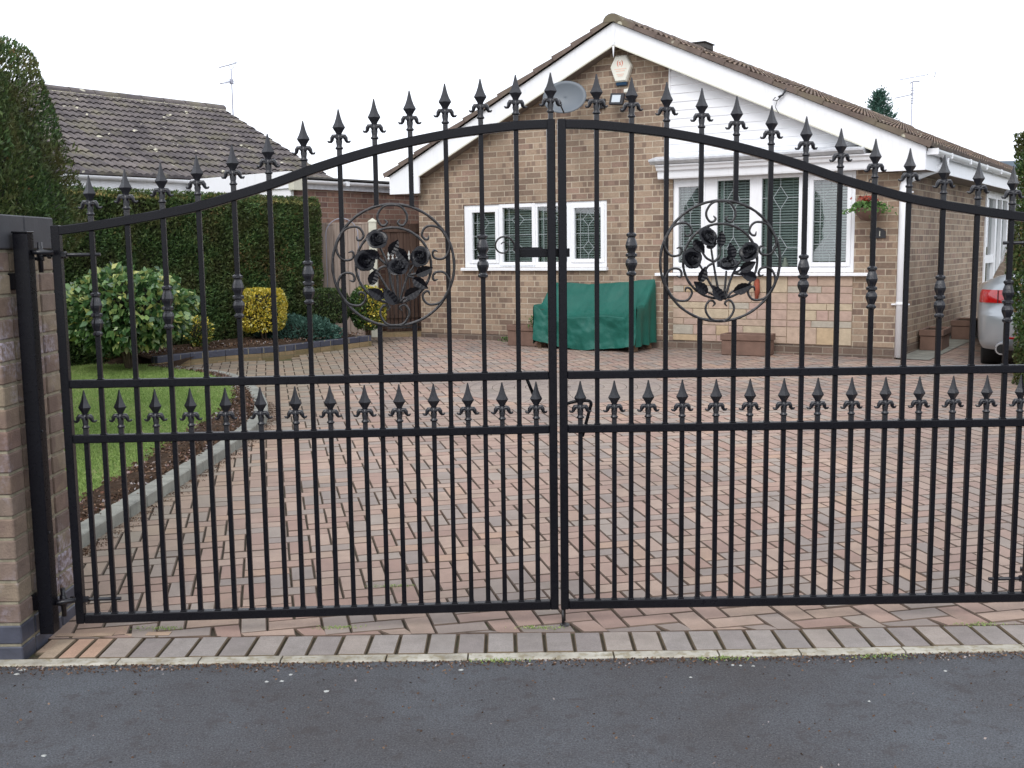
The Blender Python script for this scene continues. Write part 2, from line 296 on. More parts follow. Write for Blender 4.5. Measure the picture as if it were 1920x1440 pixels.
m = NT('fence_timber', .9, .15); mp = m.n('ShaderNodeMapping'); m.l(m.coord(), mp.inputs['Vector']); mp.inputs['Scale'].default_value = (14, 14, .8); m.base(m.ramp(m.noise(3, 5, mp.outputs[0]), [(.3, srgb(132,118,108)), (.7, srgb(176,160,148))])); M['timber'] = m.m
m = NT('gate_timber', .85, .2); mp = m.n('ShaderNodeMapping'); m.l(m.coord(), mp.inputs['Vector']); mp.inputs['Scale'].default_value = (14, 14, .8); m.base(m.ramp(m.noise(3, 5, mp.outputs[0]), [(.3, srgb(72,56,50)), (.7, srgb(100,82,72))])); M['gatewood'] = m.m
M['postcream'] = simple('cream_post', srgb(196,194,178), .7, .08, 10)
M['whitespike'] = simple('silver_spike', (.62, .64, .62, 1), .4, .05, 10)
M['alu'] = simple('aerial_metal', (.32, .33, .40, 1), .5, .1, 10)
M['dish'] = simple('dish_grey', (.115, .135, .155, 1), .45, .06, 6)
M['blackplastic'] = simple('black_plastic', (.022, .022, .026, 1), .5, .1, 10)
M['lens'] = simple('lamp_glass', (.55, .6, .64, 1), .2, .03, 4)
M['alarmwhite'] = simple('alarm_cream', (.78, .77, .68, 1), .45, .03, 6)
M['alarmblue'] = simple('alarm_blue_lens', (.02, .06, .12, 1), .2, .1, 6)
M['redprint'] = simple('faded_red_print', srgb(216,112,84), .7, .05, 6)
M['faintprint'] = simple('faded_pink_print', srgb(232,200,182), .7, .05, 6)
M['flower'] = leafmat('red_flower', [(0, (.30, .04, .03, 1)), (1, (.45, .12, .07, 1))], .5, .2)
M['basketleaf'] = leafmat('trailing_foliage', [(0, (.04, .10, .03, 1)), (1, (.16, .28, .08, 1))], .5, .2)
m = NT('car_paint', .28, .5); m.base((.38, .41, .43, 1)); m.b.inputs['Metallic'].default_value = .45; m.b.inputs['Coat Weight'].default_value = .6; m.b.inputs['Coat Roughness'].default_value = .05; M['car'] = m.m
m = NT('tail_lens', .12, .6); m.base(m.ramp(m.noise(60, 2), [(.3, (.30, .004, .006, 1)), (.7, (.50, .010, .012, 1))])); m.b.inputs['Coat Weight'].default_value = 1.; M['tail'] = m.m
M['rubber'] = simple('rubber', (.015, .015, .015, 1), .9, .1, 20)
M['chrome'] = simple('exhaust_metal', (.45, .45, .46, 1), .25, .1, 20, metal=.9)
M['carglass'] = simple('car_glass', (.02, .025, .028, 1), .08, .05, 4, spec=.8)
M['greycap'] = simple('vent_cap', (.07, .065, .06, 1), .8, .2, 10)
M['hill'] = simple('far_hill', (.10, .13, .16, 1), .95, .1, .05)
M['debris'] = simple('pale_debris', (.36, .37, .35, 1), .8, .1, 10)

# ================================================================== GROUND
def grid_sheet(name, x0, x1, y0, y1, dz, mat, ny=60, nx=2):
    b = MB(); ids = []
    for j in range(ny+1):
        Y = y0+(y1-y0)*j/ny; ids.append([b.p((x0+(x1-x0)*i/nx, Y, gz(Y)+dz)) for i in range(nx+1)])
    for j in range(ny):
        for i in range(nx): b.face([ids[j][i], ids[j][i+1], ids[j+1][i+1], ids[j+1][i]])
    o = b.build(name, mat); tag(o, kind='structure'); return o
b = MB(); ids = []
ys = [-60, 3.3, 3.56, 4.6]+[4.6+i*2 for i in range(1, 10)]+[40, 120, 400]
for Y in ys:
    z = -.06 if Y < 3.5 else (gz(min(Y, 24))-.03)
    ids.append([b.p((X, Y, z)) for X in (-400, -40, 0, 40, 400)])
for j in range(len(ys)-1):
    for i in range(4): b.face([ids[j][i], ids[j][i+1], ids[j+1][i+1], ids[j+1][i]])
tag(b.build('ground', M['earth']), kind='structure')
b = MB(); b.slab([(-40, -8), (40, -8), (40, 3.60)] + [(x, 3.497+.012*abs(x)**1.5*.25) for x in (8, 4, 2.2, 1.7, 1., .4)] + [(x, 3.49) for x in (0, -.6, -1.2, -1.8, -2.5, -40)], -.05, -.005)
tag(b.build('road', M['asphalt']), kind='structure')
grid_sheet('driveway_bed', -2.45, 9.5, 3.5, 24, -.010, M['joint'])
# concrete edging strip, broken into lengths
def edgeY(x): return 3.49+(.003*abs(x)**1.5 if x > 0 else -.004*abs(x)*.4)+.016*max(0, x-.9)
b = MB(); x = -2.9
while x < 3.2:
    L = random.choice((.28, .42, .5, .62, .36)); x2 = x+L; seg = 8
    def wob(q, k): return .005*noise.noise(Vector((q*9, k, 0)))
    top = []
    for i in range(seg+1):
        q = x+(L-.006)*i/seg; top.append((q, edgeY(q)+wob(q, 0)+(.004 if i in (0, seg) else 0), edgeY(q)+.052+wob(q, 5)))
    A = [b.p((q, y0, -.003)) for q, y0, y1 in top]; B_ = [b.p((q, y0+.005, .001+.002*noise.noise(Vector((q*20, 1, 1))))) for q, y0, y1 in top]; C_ = [b.p((q, y1, .001)) for q, y0, y1 in top]; Dn = [b.p((q, y0-.002, -.05)) for q, y0, y1 in top]; E_ = [b.p((q, y1, -.05)) for q, y0, y1 in top]
    for i in range(seg):
        b.face([Dn[i], Dn[i+1], A[i+1], A[i]]); b.face([A[i], A[i+1], B_[i+1], B_[i]]); b.face([B_[i], B_[i+1], C_[i+1], C_[i]]); b.face([C_[i], C_[i+1], E_[i+1], E_[i]])
    b.face([Dn[0], A[0], B_[0], C_[0], E_[0]]); b.face([Dn[-1], E_[-1], C_[-1], B_[-1], A[-1]])
    x = x2
tag(b.build('edging_strip', M['concrete']), kind='structure')
# paving blocks
def paver(b, c, ax, ay, hx, hy, tint, g=.0027, clip=False):
    hx -= g; hy -= g; j = random.uniform(-.0015, .0015); tx = random.uniform(-.01, .01); ty = random.uniform(-.01, .01); a = random.uniform(-.012, .012)
    ax, ay = ax*math.cos(a)+ay*math.sin(a), ay*math.cos(a)-ax*math.sin(a)
    def q(u, v, dz):
        P = c+ax*u+ay*v
        if clip: P = Vector((P.x, max(P.y, edgeY(P.x)+.053+.2), 0))
        return b.p((P.x, P.y, gz(P.y)+j+tx*u+ty*v+dz))
    i = .0038
    T = [q(-hx+i, -hy+i, 0), q(hx-i, -hy+i, 0), q(hx-i, hy-i, 0), q(-hx+i, hy-i, 0)]
    S = [q(-hx, -hy, -.005), q(hx, -hy, -.005), q(hx, hy, -.005), q(-hx, hy, -.005)]
    L = [q(-hx, -hy, -.02), q(hx, -hy, -.02), q(hx, hy, -.02), q(-hx, hy, -.02)]
    b.face(T, tint)
    for k in range(4):
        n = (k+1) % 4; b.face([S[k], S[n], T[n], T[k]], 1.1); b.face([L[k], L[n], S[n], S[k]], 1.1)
PA = Vector((-.222, .975, 0)).normalized(); PB = Vector((PA.y, -PA.x, 0))
CC = Vector((.50, 10.05, 0)); CR = 1.0
b = MB(); s = .1
def inside(P):
    if P.y < edgeY(P.x)+.253-.105 or P.y > 19: return False
    if P.x < -2.42+ (0 if P.y < 9 else -(P.y-9)*.75) or P.x > 8.2: return False
    if (P-CC).length < CR-.07: return False
    r = P-HO
    hx = r.dot(HX); hy = r.dot(HN)
    if hy > .05 and -6.6 < hx < -.02: return False
    if P.y > 12.5 and P.x < -2.6: return False
    return True
for i in range(-160, 160):
    for j in range(-20, 190):
        k = (i-j) % 4
        if k == 0: c = PB*((i+1)*s)+PA*((j+.5)*s); hx, hy = s, s/2
        elif k == 3: c = PB*((i+.5)*s)+PA*((j+1)*s); hx, hy = s/2, s
        else: continue
        c = c+Vector((.03, 3.7, 0))
        if inside(c): paver(b, c, PB, PA, hx, hy, random.random(), clip=c.y < 4.05)
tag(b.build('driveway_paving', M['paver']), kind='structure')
# circular paving feature
b = MB()
for ri in range(9):
    r0 = .06+ri*.105; n = max(5, int(2*math.pi*(r0+.05)/.14))
    for k in range(n):
        a0 = 2*math.pi*(k+.02)/n+ri*.37; a1 = 2*math.pi*(k+.98)/n+ri*.37; t = random.choice((.46, .5, .52, .68, .72, .88, .9, .5)); r1 = r0+.1
        st = 3; T = []; 
        for (rr, aa) in [(r0+.002, a0+(a1-a0)*q/st) for q in range(st+1)]+[(r1+.002, a1-(a1-a0)*q/st) for q in range(st+1)]: T.append((CC.x+rr*math.cos(aa), CC.y+rr*math.sin(aa)))
        top = [b.p((x, y, gz(y)+.004)) for x, y in T]; low = [b.p((x+(CC.x-x)*-.004, y, gz(y)-.018)) for x, y in T]
        b.face(top, t); m_ = len(T)
        for q in range(m_): b.face([low[q], low[(q+1) % m_], top[(q+1) % m_], top[q]], t)
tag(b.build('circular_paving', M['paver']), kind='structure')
# soldier border
b = MB(); x = -1.66
while x < 3.3:
    w = .1036 if x > -1.5 else random.choice((.07, .11, .05))
    if x < -1.45: w = min(w, .09)
    yc = edgeY(x)+.053; paver(b, Vector((x+w/2, yc+.1, 0)), Vector((1, 0, 0)), Vector((0, 1, 0)), w/2, .098, (random.uniform(.85, 1) if x < -1.45 else random.uniform(0, .7) if random.random() < .85 else .8), .0042); x += w
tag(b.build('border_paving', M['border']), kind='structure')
b = MB()   # cut pieces left of gate between border and pier
for (x0, x1, y0, y1) in ((-1.69, -1.47, 3.755, 3.80), (-1.44, -1.38, 3.752, 3.79), (-1.36, -1.26, 3.752, 3.80), (-1.69, -1.60, 3.60, 3.74)):
    paver(b, Vector(((x0+x1)/2, (y0+y1)/2, 0)), Vector((1, 0, 0)), Vector((0, 1, 0)), (x1-x0)/2, (y1-y0)/2, .9)
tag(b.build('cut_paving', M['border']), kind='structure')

# ================================================================== LAWN, KERBS, BEDS
def xy(v): return (v.x, v.y)
lawn_px = [(147,948),(191,915),(265,874),(320,834),(368,805),(412,780),(438,757),(444,735),(430,715),(385,700),(310,686),(130,683)]
LZ = .05
lawn = [G(*q, LZ) for q in lawn_px]; lawn += [Vector((-9, 12.6, gz(12.6)+LZ)), Vector((-9, 4.3, LZ)), Vector((-2.6, 4.3, LZ)), Vector((-2.45, 5.0, LZ))]
def fillpoly(name, pts, dz, mat, kind, side=.06):
    b = MB(); top = [b.p((p.x, p.y, gz(p.y)+dz)) for p in pts]; low = [b.p((p.x, p.y, gz(p.y)+dz-side)) for p in pts]; n = len(pts)
    b.face(top)
    for i in range(n): b.face([low[i], low[(i+1) % n], top[(i+1) % n], top[i]])
    return tag(b.build(name, mat), kind=kind)
fillpoly('lawn_ground', lawn, LZ, M['lawn'], 'structure')
# kerb path (outer bottom)
kpx = [(120,1052),(153,1029),(258,963),(368,893),(442,845),(494,800),(503,778),(497,756),(480,735),(455,719),(420,708),(352,699),(296,694)]
kp = [G(*q) for q in kpx]
kp[0] = G(135, 1041)
def smooth(pts, n=4):
    out = []
    for i in range(len(pts)-1):
        p0 = pts[max(i-1, 0)]; p1 = pts[i]; p2 = pts[i+1]; p3 = pts[min(i+2, len(pts)-1)]
        for k in range(n):
            t = k/n; out.append(.5*((2*p1)+(-p0+p2)*t+(2*p0-5*p1+4*p2-p3)*t*t+(-p0+3*p1-3*p2+p3)*t**3))
    out.append(pts[-1]); return out
def offs(pts, d):
    out = []
    for i, p in enumerate(pts):
        t = (pts[min(i+1, len(pts)-1)]-pts[max(i-1, 0)]); t.z = 0; t.normalize(); out.append(p+Vector((-t.y, t.x, 0))*d)
    return out
ks = smooth(kp, 6)
def kerb(name, path, w, h, mat, joint=.3, dz=0., base=-.03, kind='structure'):
    """resample to block lengths"""
    b = MB(); acc = [0]
    for i in range(1, len(path)): acc.append(acc[-1]+(path[i]-path[i-1]).length)
    def at(sv):
        for i in range(1, len(acc)):
            if acc[i] >= sv: t = (sv-acc[i-1])/max(1e-6, acc[i]-acc[i-1]); return path[i-1].lerp(path[i], t)
        return path[-1].copy()
    L = acc[-1]; n = max(1, round(L/joint)); st = L/n
    for k in range(n):
        a = at(k*st+.003); c = at((k+1)*st-.003); t = c-a; t.z = 0; t.normalize(); nn = Vector((-t.y, t.x, 0))*w; bv = .006; tv = random.random()
        def P(q, o, z): r = q+nn*o; return b.p((r.x, r.y, gz(q.y)+dz+z))
        prof = [(0, base), (0, h-bv), (bv/w, h), (1-bv/w, h), (1, h-bv), (1, base)]
        A = [P(a, o, z) for o, z in prof]; C2 = [P(c, o, z) for o, z in prof]
        for q in range(5): b.face([A[q], C2[q], C2[q+1], A[q+1]], tv)
        b.face(A[::-1], tv); b.face(C2, tv)
    return tag(b.build(name, mat), kind=kind)
tag(kerb('lawn_kerb', ks, .11, .068, M['kerb'], .22), 'low grey kerb curving round the front lawn', 'kerb')
bpy.data.objects['lawn_kerb']['kind'] = 'structure'
# soil strip between kerb and lawn
inn = offs(ks, .105)
b = MB(); lw = smooth([G(*q, LZ) for q in [(110,975)]+lawn_px[:11]], 6)
n = len(ks); rows = []
for i in range(n):
    a = inn[i]; t = i/(n-1)*(len(lw)-1); j = int(t); c = lw[min(j, len(lw)-1)].lerp(lw[min(j+1, len(lw)-1)], t-j)
    # nearest lawn point is better
    c = min(lw, key=lambda q: (q-a).length); row = []
    for k in range(7):
        s_ = k/6; P = a.lerp(c, s_*1.25); row.append(b.p((P.x, P.y, gz(P.y)+.047+.022*math.sin(math.pi*min(1, s_))+.008*noise.noise(P*8)-(.02 if k == 6 else 0))))
    rows.append(row)
for i in range(n-1):
    for k in range(6): b.face([rows[i][k], rows[i+1][k], rows[i+1][k+1], rows[i][k+1]], None, True)
tag(b.build('soil_strip', M['soil']), kind='structure')
soilpts = [(inn[i], min(lw, key=lambda q: (q-inn[i]).length)) for i in range(n)]
# hedge line
HR = Vector((-2.62, 15.0, 0)); HD = Vector((.557, .831, 0)).normalized(); HNn = Vector((HD.y, -HD.x, 0))  # HNn towards drive
# raised bed wall
wpx = [(296,693),(315,690),(370,684),(440,677),(520,671),(600,661),(650,655),(697,649)]
wp = smooth([G(*q) for q in wpx], 5)
bw = empty('bed_wall', wp[0]); tag(bw, 'low curved brick wall edging the shrub bed, blue bricks on top', 'garden wall')
o = kerb('lower_course', wp, .1, .068, M['tanbrick'], .22, 0, -.03, None); o.parent = bw; o.matrix_parent_inverse = Matrix.Translation(-Vector(wp[0]))
o = kerb('coping_course', wp, .1, .066, M['bluebrick'], .225, .075, -.004, None); o.parent = bw; o.matrix_parent_inverse = Matrix.Translation(-Vector(wp[0]))
for o in bw.children: 
    if 'kind' in o: del o['kind']
# bed soil
wi = offs(wp, .09)
b = MB(); rows = []
for P in wi:
    t = (P-HR).dot(HD); Q = HR+HD*t-HNn*.25; row = []
    for k in range(9):
        S = P.lerp(Q, k/8); row.append(b.p((S.x, S.y, gz(S.y)+.11+.06*math.sin(math.pi*k/10)+.012*noise.noise(S*6))))
    rows.append(row)
for i in range(len(rows)-1):
    for k in range(8): b.face([rows[i][k], rows[i+1][k], rows[i+1][k+1], rows[i][k+1]], None, True)
# left bed behind the lawn
rows = []
lawnback = [G(310, 685, LZ), G(220, 683, LZ), G(130, 682, LZ), Vector((-7, 11.9, gz(11.9)+LZ)), Vector((-9, 11.5, .16))]
lawnback = [G(330, 688, LZ)]+lawnback
for P in smooth(lawnback, 4):
    t = (P-HR).dot(HD); Q = HR+HD*t-HNn*.25; Q = Vector((P.x+.15, max(P.y+.9, HR.y+(P.x-HR.x)*1.49+.3), 0)); row = []
    for k in range(9):
        S = P.lerp(Q, k/8); row.append(b.p((S.x, S.y, gz(S.y)+.045+.10*min(1, k/4)+.012*noise.noise(S*6))))
    rows.append(row)
for i in range(len(rows)-1):
    for k in range(8): b.face([rows[i][k], rows[i][k+1], rows[i+1][k+1], rows[i+1][k]], None, True)
tag(b.build('bed_soil', M['soil']), kind='structure')

# ------------------------------------------------------------------ foliage helpers
def leafmesh(name, C, Nn, size, asp, mat, tints, cup=.15, jit=1.):
    """C (n,3) centres, Nn (n,3) preferred growth direction; kite shaped leaves of two triangles-pairs"""
    n = len(C); Rn = rng.normal(size=(n, 3)); d = Nn+Rn*jit*.6; d /= np.linalg.norm(d, axis=1)[:, None]
    r2 = rng.normal(size=(n, 3)); s_ = np.cross(d, r2); s_ /= np.linalg.norm(s_, axis=1)[:, None]; nm = np.cross(s_, d)
    sz = size*rng.uniform(.6, 1.3, n); L = (sz)[:, None]*d; W = (sz*asp*.5)[:, None]*s_; Cp = (sz*cup)[:, None]*nm
    V = np.stack([C-L*.5, C-L*.05+W+Cp*.5, C+L*.5-Cp*.6, C-L*.05-W+Cp*.5], 1).reshape(-1, 3)
    me = bpy.data.meshes.new(name); me.vertices.add(4*n); me.vertices.foreach_set('co', V.ravel().astype(np.float32))
    me.loops.add(4*n); me.loops.foreach_set('vertex_index', np.arange(4*n, dtype=np.int32)); me.polygons.add(n)
    me.polygons.foreach_set('loop_start', np.arange(0, 4*n, 4, dtype=np.int32)); me.polygons.foreach_set('loop_total', np.full(n, 4, np.int32))
    me.update(calc_edges=True); a = me.attributes.new('tint', 'FLOAT', 'FACE'); a.data.foreach_set('value', tints.astype(np.float32)); me.materials.append(mat); return me
def noise3(P, f, o=0.): return np.array([noise.noise(Vector((p[0]*f+o, p[1]*f, p[2]*f))) for p in P])
def blob_pts(n, c, r, p=2.5, flatb=True, lump=.12, depth=.25, top=1.):
    """points on a superellipsoid shell with lumps; returns pts, outward"""
    d = rng.normal(size=(n*2, 3)); d /= np.linalg.norm(d, axis=1)[:, None]
    k = (np.abs(d)**p).sum(1)**(-1./p); q = d*k[:, None]
    if flatb: m_ = q[:, 2] > -.97; q = q[m_]; d = d[m_]
    q = q[:n]; d = d[:n]
    l = 1+lump*noise3(q, 2.3, c[0])+lump*.6*noise3(q, 6., c[1]); sh = 1-depth*rng.random(len(q))**2.2
    return np.array(c)+q*np.array(r)*(l*sh)[:, None], d/np.array(r)/np.linalg.norm(d/np.array(r), axis=1)[:, None], sh
def core_blob(b, c, r, p=2.5, k=.86, seg=20, lump=.1):
    rings = []
    for i in range(1, 12):
        th = math.pi*i/12; ring = []
        for j in range(seg):
            ph = 2*math.pi*j/seg; d = Vector((math.sin(th)*math.cos(ph), math.sin(th)*math.sin(ph), math.cos(th)))
            s_ = (abs(d.x)**p+abs(d.y)**p+abs(d.z)**p)**(-1/p)*k*(1+lump*noise.noise(d*2.3+Vector((c[0], 0, 0))))
            ring.append(b.p((c[0]+d.x*s_*r[0], c[1]+d.y*s_*r[1], c[2]+d.z*s_*r[2])))
        rings.append(ring)
    for i in range(len(rings)-1):
        for j in range(seg): b.face([rings[i][j], rings[i+1][j], rings[i+1][(j+1) % seg], rings[i][(j+1) % seg]])
    b.face(rings[0]); b.face(rings[-1][::-1])
def shrub(name, label, cat, c, r, n, size, asp, mat, p=2.5, stems=5, lump=.12, up=.3, group=None, jit=1., base=None, stemr=.012, depth=.3, tintf=None):
    root = empty(name, (c[0], c[1], base if base is not None else c[2]-r[2])); z0 = root.location.z; tag(root, label, cat, group)
    lc = (0, 0, c[2]-z0)
    P, N_, sh = blob_pts(n, lc, r, p, lump=lump, depth=depth); t = rng.random(len(P))
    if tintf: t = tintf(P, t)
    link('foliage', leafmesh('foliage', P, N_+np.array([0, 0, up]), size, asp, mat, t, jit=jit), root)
    b = MB(); core_blob(b, lc, r, p, .72); b.build('shade_core', M['core'], root)  # added dark solid core, painted as the shaded inside of the shrub
    b = MB()
    for k in range(stems):
        a = random.uniform(0, 6.28); q = random.uniform(.1, .55); b.tube([(0.03*math.cos(a), .03*math.sin(a), -.05), (r[0]*q*.4*math.cos(a), r[1]*q*.4*math.sin(a), (c[2]-z0)*.4), (r[0]*q*math.cos(a), r[1]*q*math.sin(a), (c[2]-z0))], [stemr*1.3, stemr, stemr*.6], 6)
    b.build('stem', M['bark'], root); return root
# grass
def inpoly(P, poly):
    x = P[:, 0]; y = P[:, 1]; ins = np.zeros(len(P), bool); j = len(poly)-1
    for i in range(len(poly)):
        xi, yi = poly[i]; xj, yj = poly[j]; c = ((yi > y) != (yj > y)) & (x < (xj-xi)*(y-yi)/(yj-yi+1e-12)+xi); ins ^= c; j = i
    return ins
lp = [(p.x, p.y) for p in smooth(lawn[:12], 4)]+[(p.x, p.y) for p in lawn[12:]]
n = 260000; P = np.stack([rng.uniform(-6.2, -1.9, n), 4.3+(12.6-4.3)*rng.random(n)**1.3, np.zeros(n)], 1); P = P[inpoly(P, lp)]; P = P[(P[:, 0] > -.50*P[:, 1]-.3)]
P[:, 2] = np.maximum(0, .016*(P[:, 1]-4.6))+LZ+.008
pat = noise3(P[:, :3], 1.6)*.25+noise3(P, 5.)*.15
tt = np.clip(rng.random(len(P))*.9+pat, 0, 1)
me = leafmesh('grass', P, np.tile([0, 0, 1.], (len(P), 1)), .030, .16, M['grass'], tt, .1, 1.0)
tag(link('grass', me), 'short green lawn grass inside the kerb', 'grass', kind='stuff')
# leaf litter on soil
pts = []
for _ in range(5200):
    i = rng.integers(0, len(soilpts)); a, c = soilpts[i]; q = a.lerp(c, random.random()*1.15)+Vector((random.gauss(0, .02), random.gauss(0, .03), 0)); pts.append((q.x, q.y, gz(q.y)+.066))
for _ in range(2500):
    i = random.randrange(len(wi)); S = wi[i]; t = (S-HR).dot(HD); Q = HR+HD*t; S = S.lerp(Q, random.random()); pts.append((S.x, S.y, gz(S.y)+.165))
P = np.array(pts); tag(link('leaf_litter', leafmesh('leaf_litter', P, np.tile([1., 0, .2], (len(P), 1)), .028, .6, M['litter'], rng.random(len(P)), .2, 1.6)), 'brown leaf litter and bark scattered over the bed soil', 'leaf litter', kind='stuff')
pts = []
ko = offs(ks, -.03)
for _ in range(2600):
    p = random.choice(ko[2:-30]); q = p+Vector((random.gauss(.01, .03), random.uniform(-.04, .04), 0)); pts.append((q.x, q.y, gz(q.y)+.003))
for _ in range(2600):
    x = random.uniform(-2.2, 2.2); y = edgeY(x)-abs(random.gauss(0, .035)); pts.append((x, y, -.002))
for _ in range(700):
    x = random.uniform(-2.3, 2.3); y = random.uniform(2.3, 3.45); pts.append((x, y, -.003))
P = np.array(pts); tag(link('grit', leafmesh('grit', P, np.tile([1., 0, .05], (len(P), 1)), .009, .7, M['litter'], rng.random(len(P))*.9, .1, .9)), 'fine brown grit and leaf bits along the kerb and road edge', 'grit', kind='stuff')
# weeds / moss in joints near gate
pts = []
for _ in range(900):
    c = random.choice([G(1838, 1172), G(1650, 1232), G(300, 1180), G(640, 1178), G(1010, 1178), G(930, 1240), G(1350, 1236), G(740, 1100)]); pts.append((c.x+random.gauss(0, .05), c.y+random.gauss(0, .008), random.uniform(0, .008)))
P = np.array(pts); tag(link('joint_weeds', leafmesh('joint_weeds', P, np.tile([0., 0, .6], (len(P), 1)), .009, .4, M['grass'], rng.random(len(P)), .2, 1.5)), 'tiny green weeds growing in the paving joints by the gate', 'weeds', kind='stuff')

# ================================================================== HEDGES
def hedge(name, label, P0, dirv, nrm, L, depth, zt, n, topn, size, mat, topmat, zb=0.):
    """box hedge; P0 = right end of front foot, runs back along -dirv for L; nrm faces the viewer"""
    root = empty(name, P0); tag(root, label, 'hedge')
    def pos(u, v, z): q = dirv*(-u)-nrm*v; return np.stack([q.x*np.ones(1)]) 
    dv = np.array(dirv); nn = np.array(nrm)
    u = rng.uniform(0, L, n); z = zb+rng.uniform(0, 1, n)*(zt-zb); 
    A = -dv[None]*u[:, None]; A[:, 2] += z; bul = .07*noise3(A, 1.4)+.04*noise3(A, 4.5)
    edge = np.clip((z-(zt-.12))/.12, 0, 1)*.07
    A -= nn[None]*(rng.random(n)**2*.14-bul+edge+.0)[:, None]; Nr = np.tile(nn+np.array([0, 0, .5]), (n, 1))
    # end face
    m_ = int(n*depth/L*1.2); v = rng.uniform(0, depth, m_); z2 = zb+rng.uniform(0, 1, m_)*(zt-zb); E_ = -nn[None]*v[:, None]; E_[:, 2] += z2
    E_ -= dv[None]*(rng.random(m_)**2*.12+np.clip((z2-(zt-.12))/.12, 0, 1)*.06)[:, None]; Ne = np.tile(dv+np.array([0, 0, .4]), (m_, 1))
    t1 = np.clip(rng.random(n)*.9+.25*noise3(A, 2.2), 0, 1)
    link('foliage', leafmesh('foliage', np.concatenate([A, E_]), np.concatenate([Nr, Ne]), size, .38, mat, np.concatenate([t1, rng.random(m_)]), .1, 1.1), root)
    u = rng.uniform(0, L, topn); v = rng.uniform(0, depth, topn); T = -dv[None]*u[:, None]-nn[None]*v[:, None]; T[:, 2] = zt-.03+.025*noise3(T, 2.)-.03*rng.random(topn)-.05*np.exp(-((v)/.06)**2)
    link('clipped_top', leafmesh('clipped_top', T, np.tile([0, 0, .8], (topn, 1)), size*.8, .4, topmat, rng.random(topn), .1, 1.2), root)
    b = MB(lambda x, y, z: dirv*(-x)-nrm*y+Vector((0, 0, z))); b.box((.14, .16, 0), (L-.05, depth-.1, zt-.09)); b.build('shade_core', M['core'], root); return root  # dark box added behind the leaves as painted inner shade
hedge('long_hedge', 'long clipped conifer hedge running behind the lawn and shrub bed', HR+Vector((0, 0, .1)), HD, HNn, 9.2, .9, 2.05, 170000, 46000, .046, M['hedge'], M['hedgetop'])
# near conifer behind the pier
c = D(-95, 300, 6.6)
def tf(P, t): return np.clip(t*.8+.22*noise3(P, 3.), 0, 1)
cr = 1.25
root = empty('clipped_conifer', (D(125, 300, 6.7).x-cr-.09, 6.7, 0)); tag(root, 'tall rounded conifer bush rising behind the brick pier', 'conifer')
P, N_, sh = blob_pts(300000, (0, 0, 1.14), (cr, cr, 1.72), 3.6, lump=.05, depth=.2); mk = (P[:, 1] < .5) & (P[:, 2] > .1); P = P[mk]; N_ = N_[mk]; P[:, 0] -= .42*np.clip((1.55-P[:, 2])/.5, 0, 1)
t = np.clip(rng.random(len(P))*.85+.3*noise3(P, 3.), 0, 1)
link('crown', leafmesh('crown', P, N_+np.array([0, 0, .7]), .036, .34, M['conifer'], t, .1, 1.2), root)
# shaggy fringe sprays
P2, N2, sh = blob_pts(6000, (0, 0, 1.14), (cr, cr, 1.72), 3.6, lump=.05, depth=.06); mk = P2[:, 1] < .6; P2 = P2[mk]; N2 = N2[mk]; P2[:, 0] -= .42*np.clip((1.55-P2[:, 2])/.5, 0, 1)
link('shoots', leafmesh('shoots', P2, N2*.8+np.array([0, 0, .9]), .05, .26, M['conifer'], rng.random(len(P2))*.8, .1, .6), root)
b = MB(); core_blob(b, (-.06, 0, 1.22), (cr-.1, cr, 1.62), 3.6, .93); b.build('shade_core', M['core'], root)
b = MB(); b.tube([(0, 0, -.02), (0, 0, .6), (.02, 0, 1.6)], [.09, .075, .04], 10); b.build('trunk', M['bark'], root)
# right hedge
P0 = D(1950, 500, 9.55); RD = Vector((-1, .10, 0)).normalized()
root = empty('boundary_hedge', (P0.x-.10, 9.55, gz(9.55))); tag(root, 'dark green hedge at the far right, partly hiding the silver car', 'hedge')
n = 30000; P = np.stack([rng.uniform(0, 2.3, n)**1.0, rng.normal(0, .03, n), rng.uniform(0, 2.3, n)], 1); ed = .10*noise3(P*np.array([0, 1, 1]), 1.6)+.12*(P[:, 2]/2.3)*-1+.05; P[:, 0] = np.maximum(P[:, 0], ed+rng.random(n)*.05)
P[:, 1] -= .18-.12*rng.random(n)-.12*np.exp(-P[:, 0]/.12); P[:, 2] += .12*P[:, 0]*(P[:, 2]/2.3)
n2 = 12000; Q = np.stack([.02+.12*rng.random(n2)**2, rng.uniform(-.15, .35, n2), rng.uniform(0, 2.3, n2)], 1); Q[:, 0] += .10*noise3(Q*np.array([0, 1, 1]), 1.6)-.12*(Q[:, 2]/2.3)+.05
A = np.concatenate([P, Q]); link('foliage', leafmesh('foliage', A, np.tile([-.5, -.7, .6], (len(A), 1)), .055, .35, M['hedge'], rng.random(len(A)), .1, 1.), root)
b = MB(); b.box((.16, -.06, 0), (2.3, .3, 2.12)); b.build('shade_core', M['core'], root)

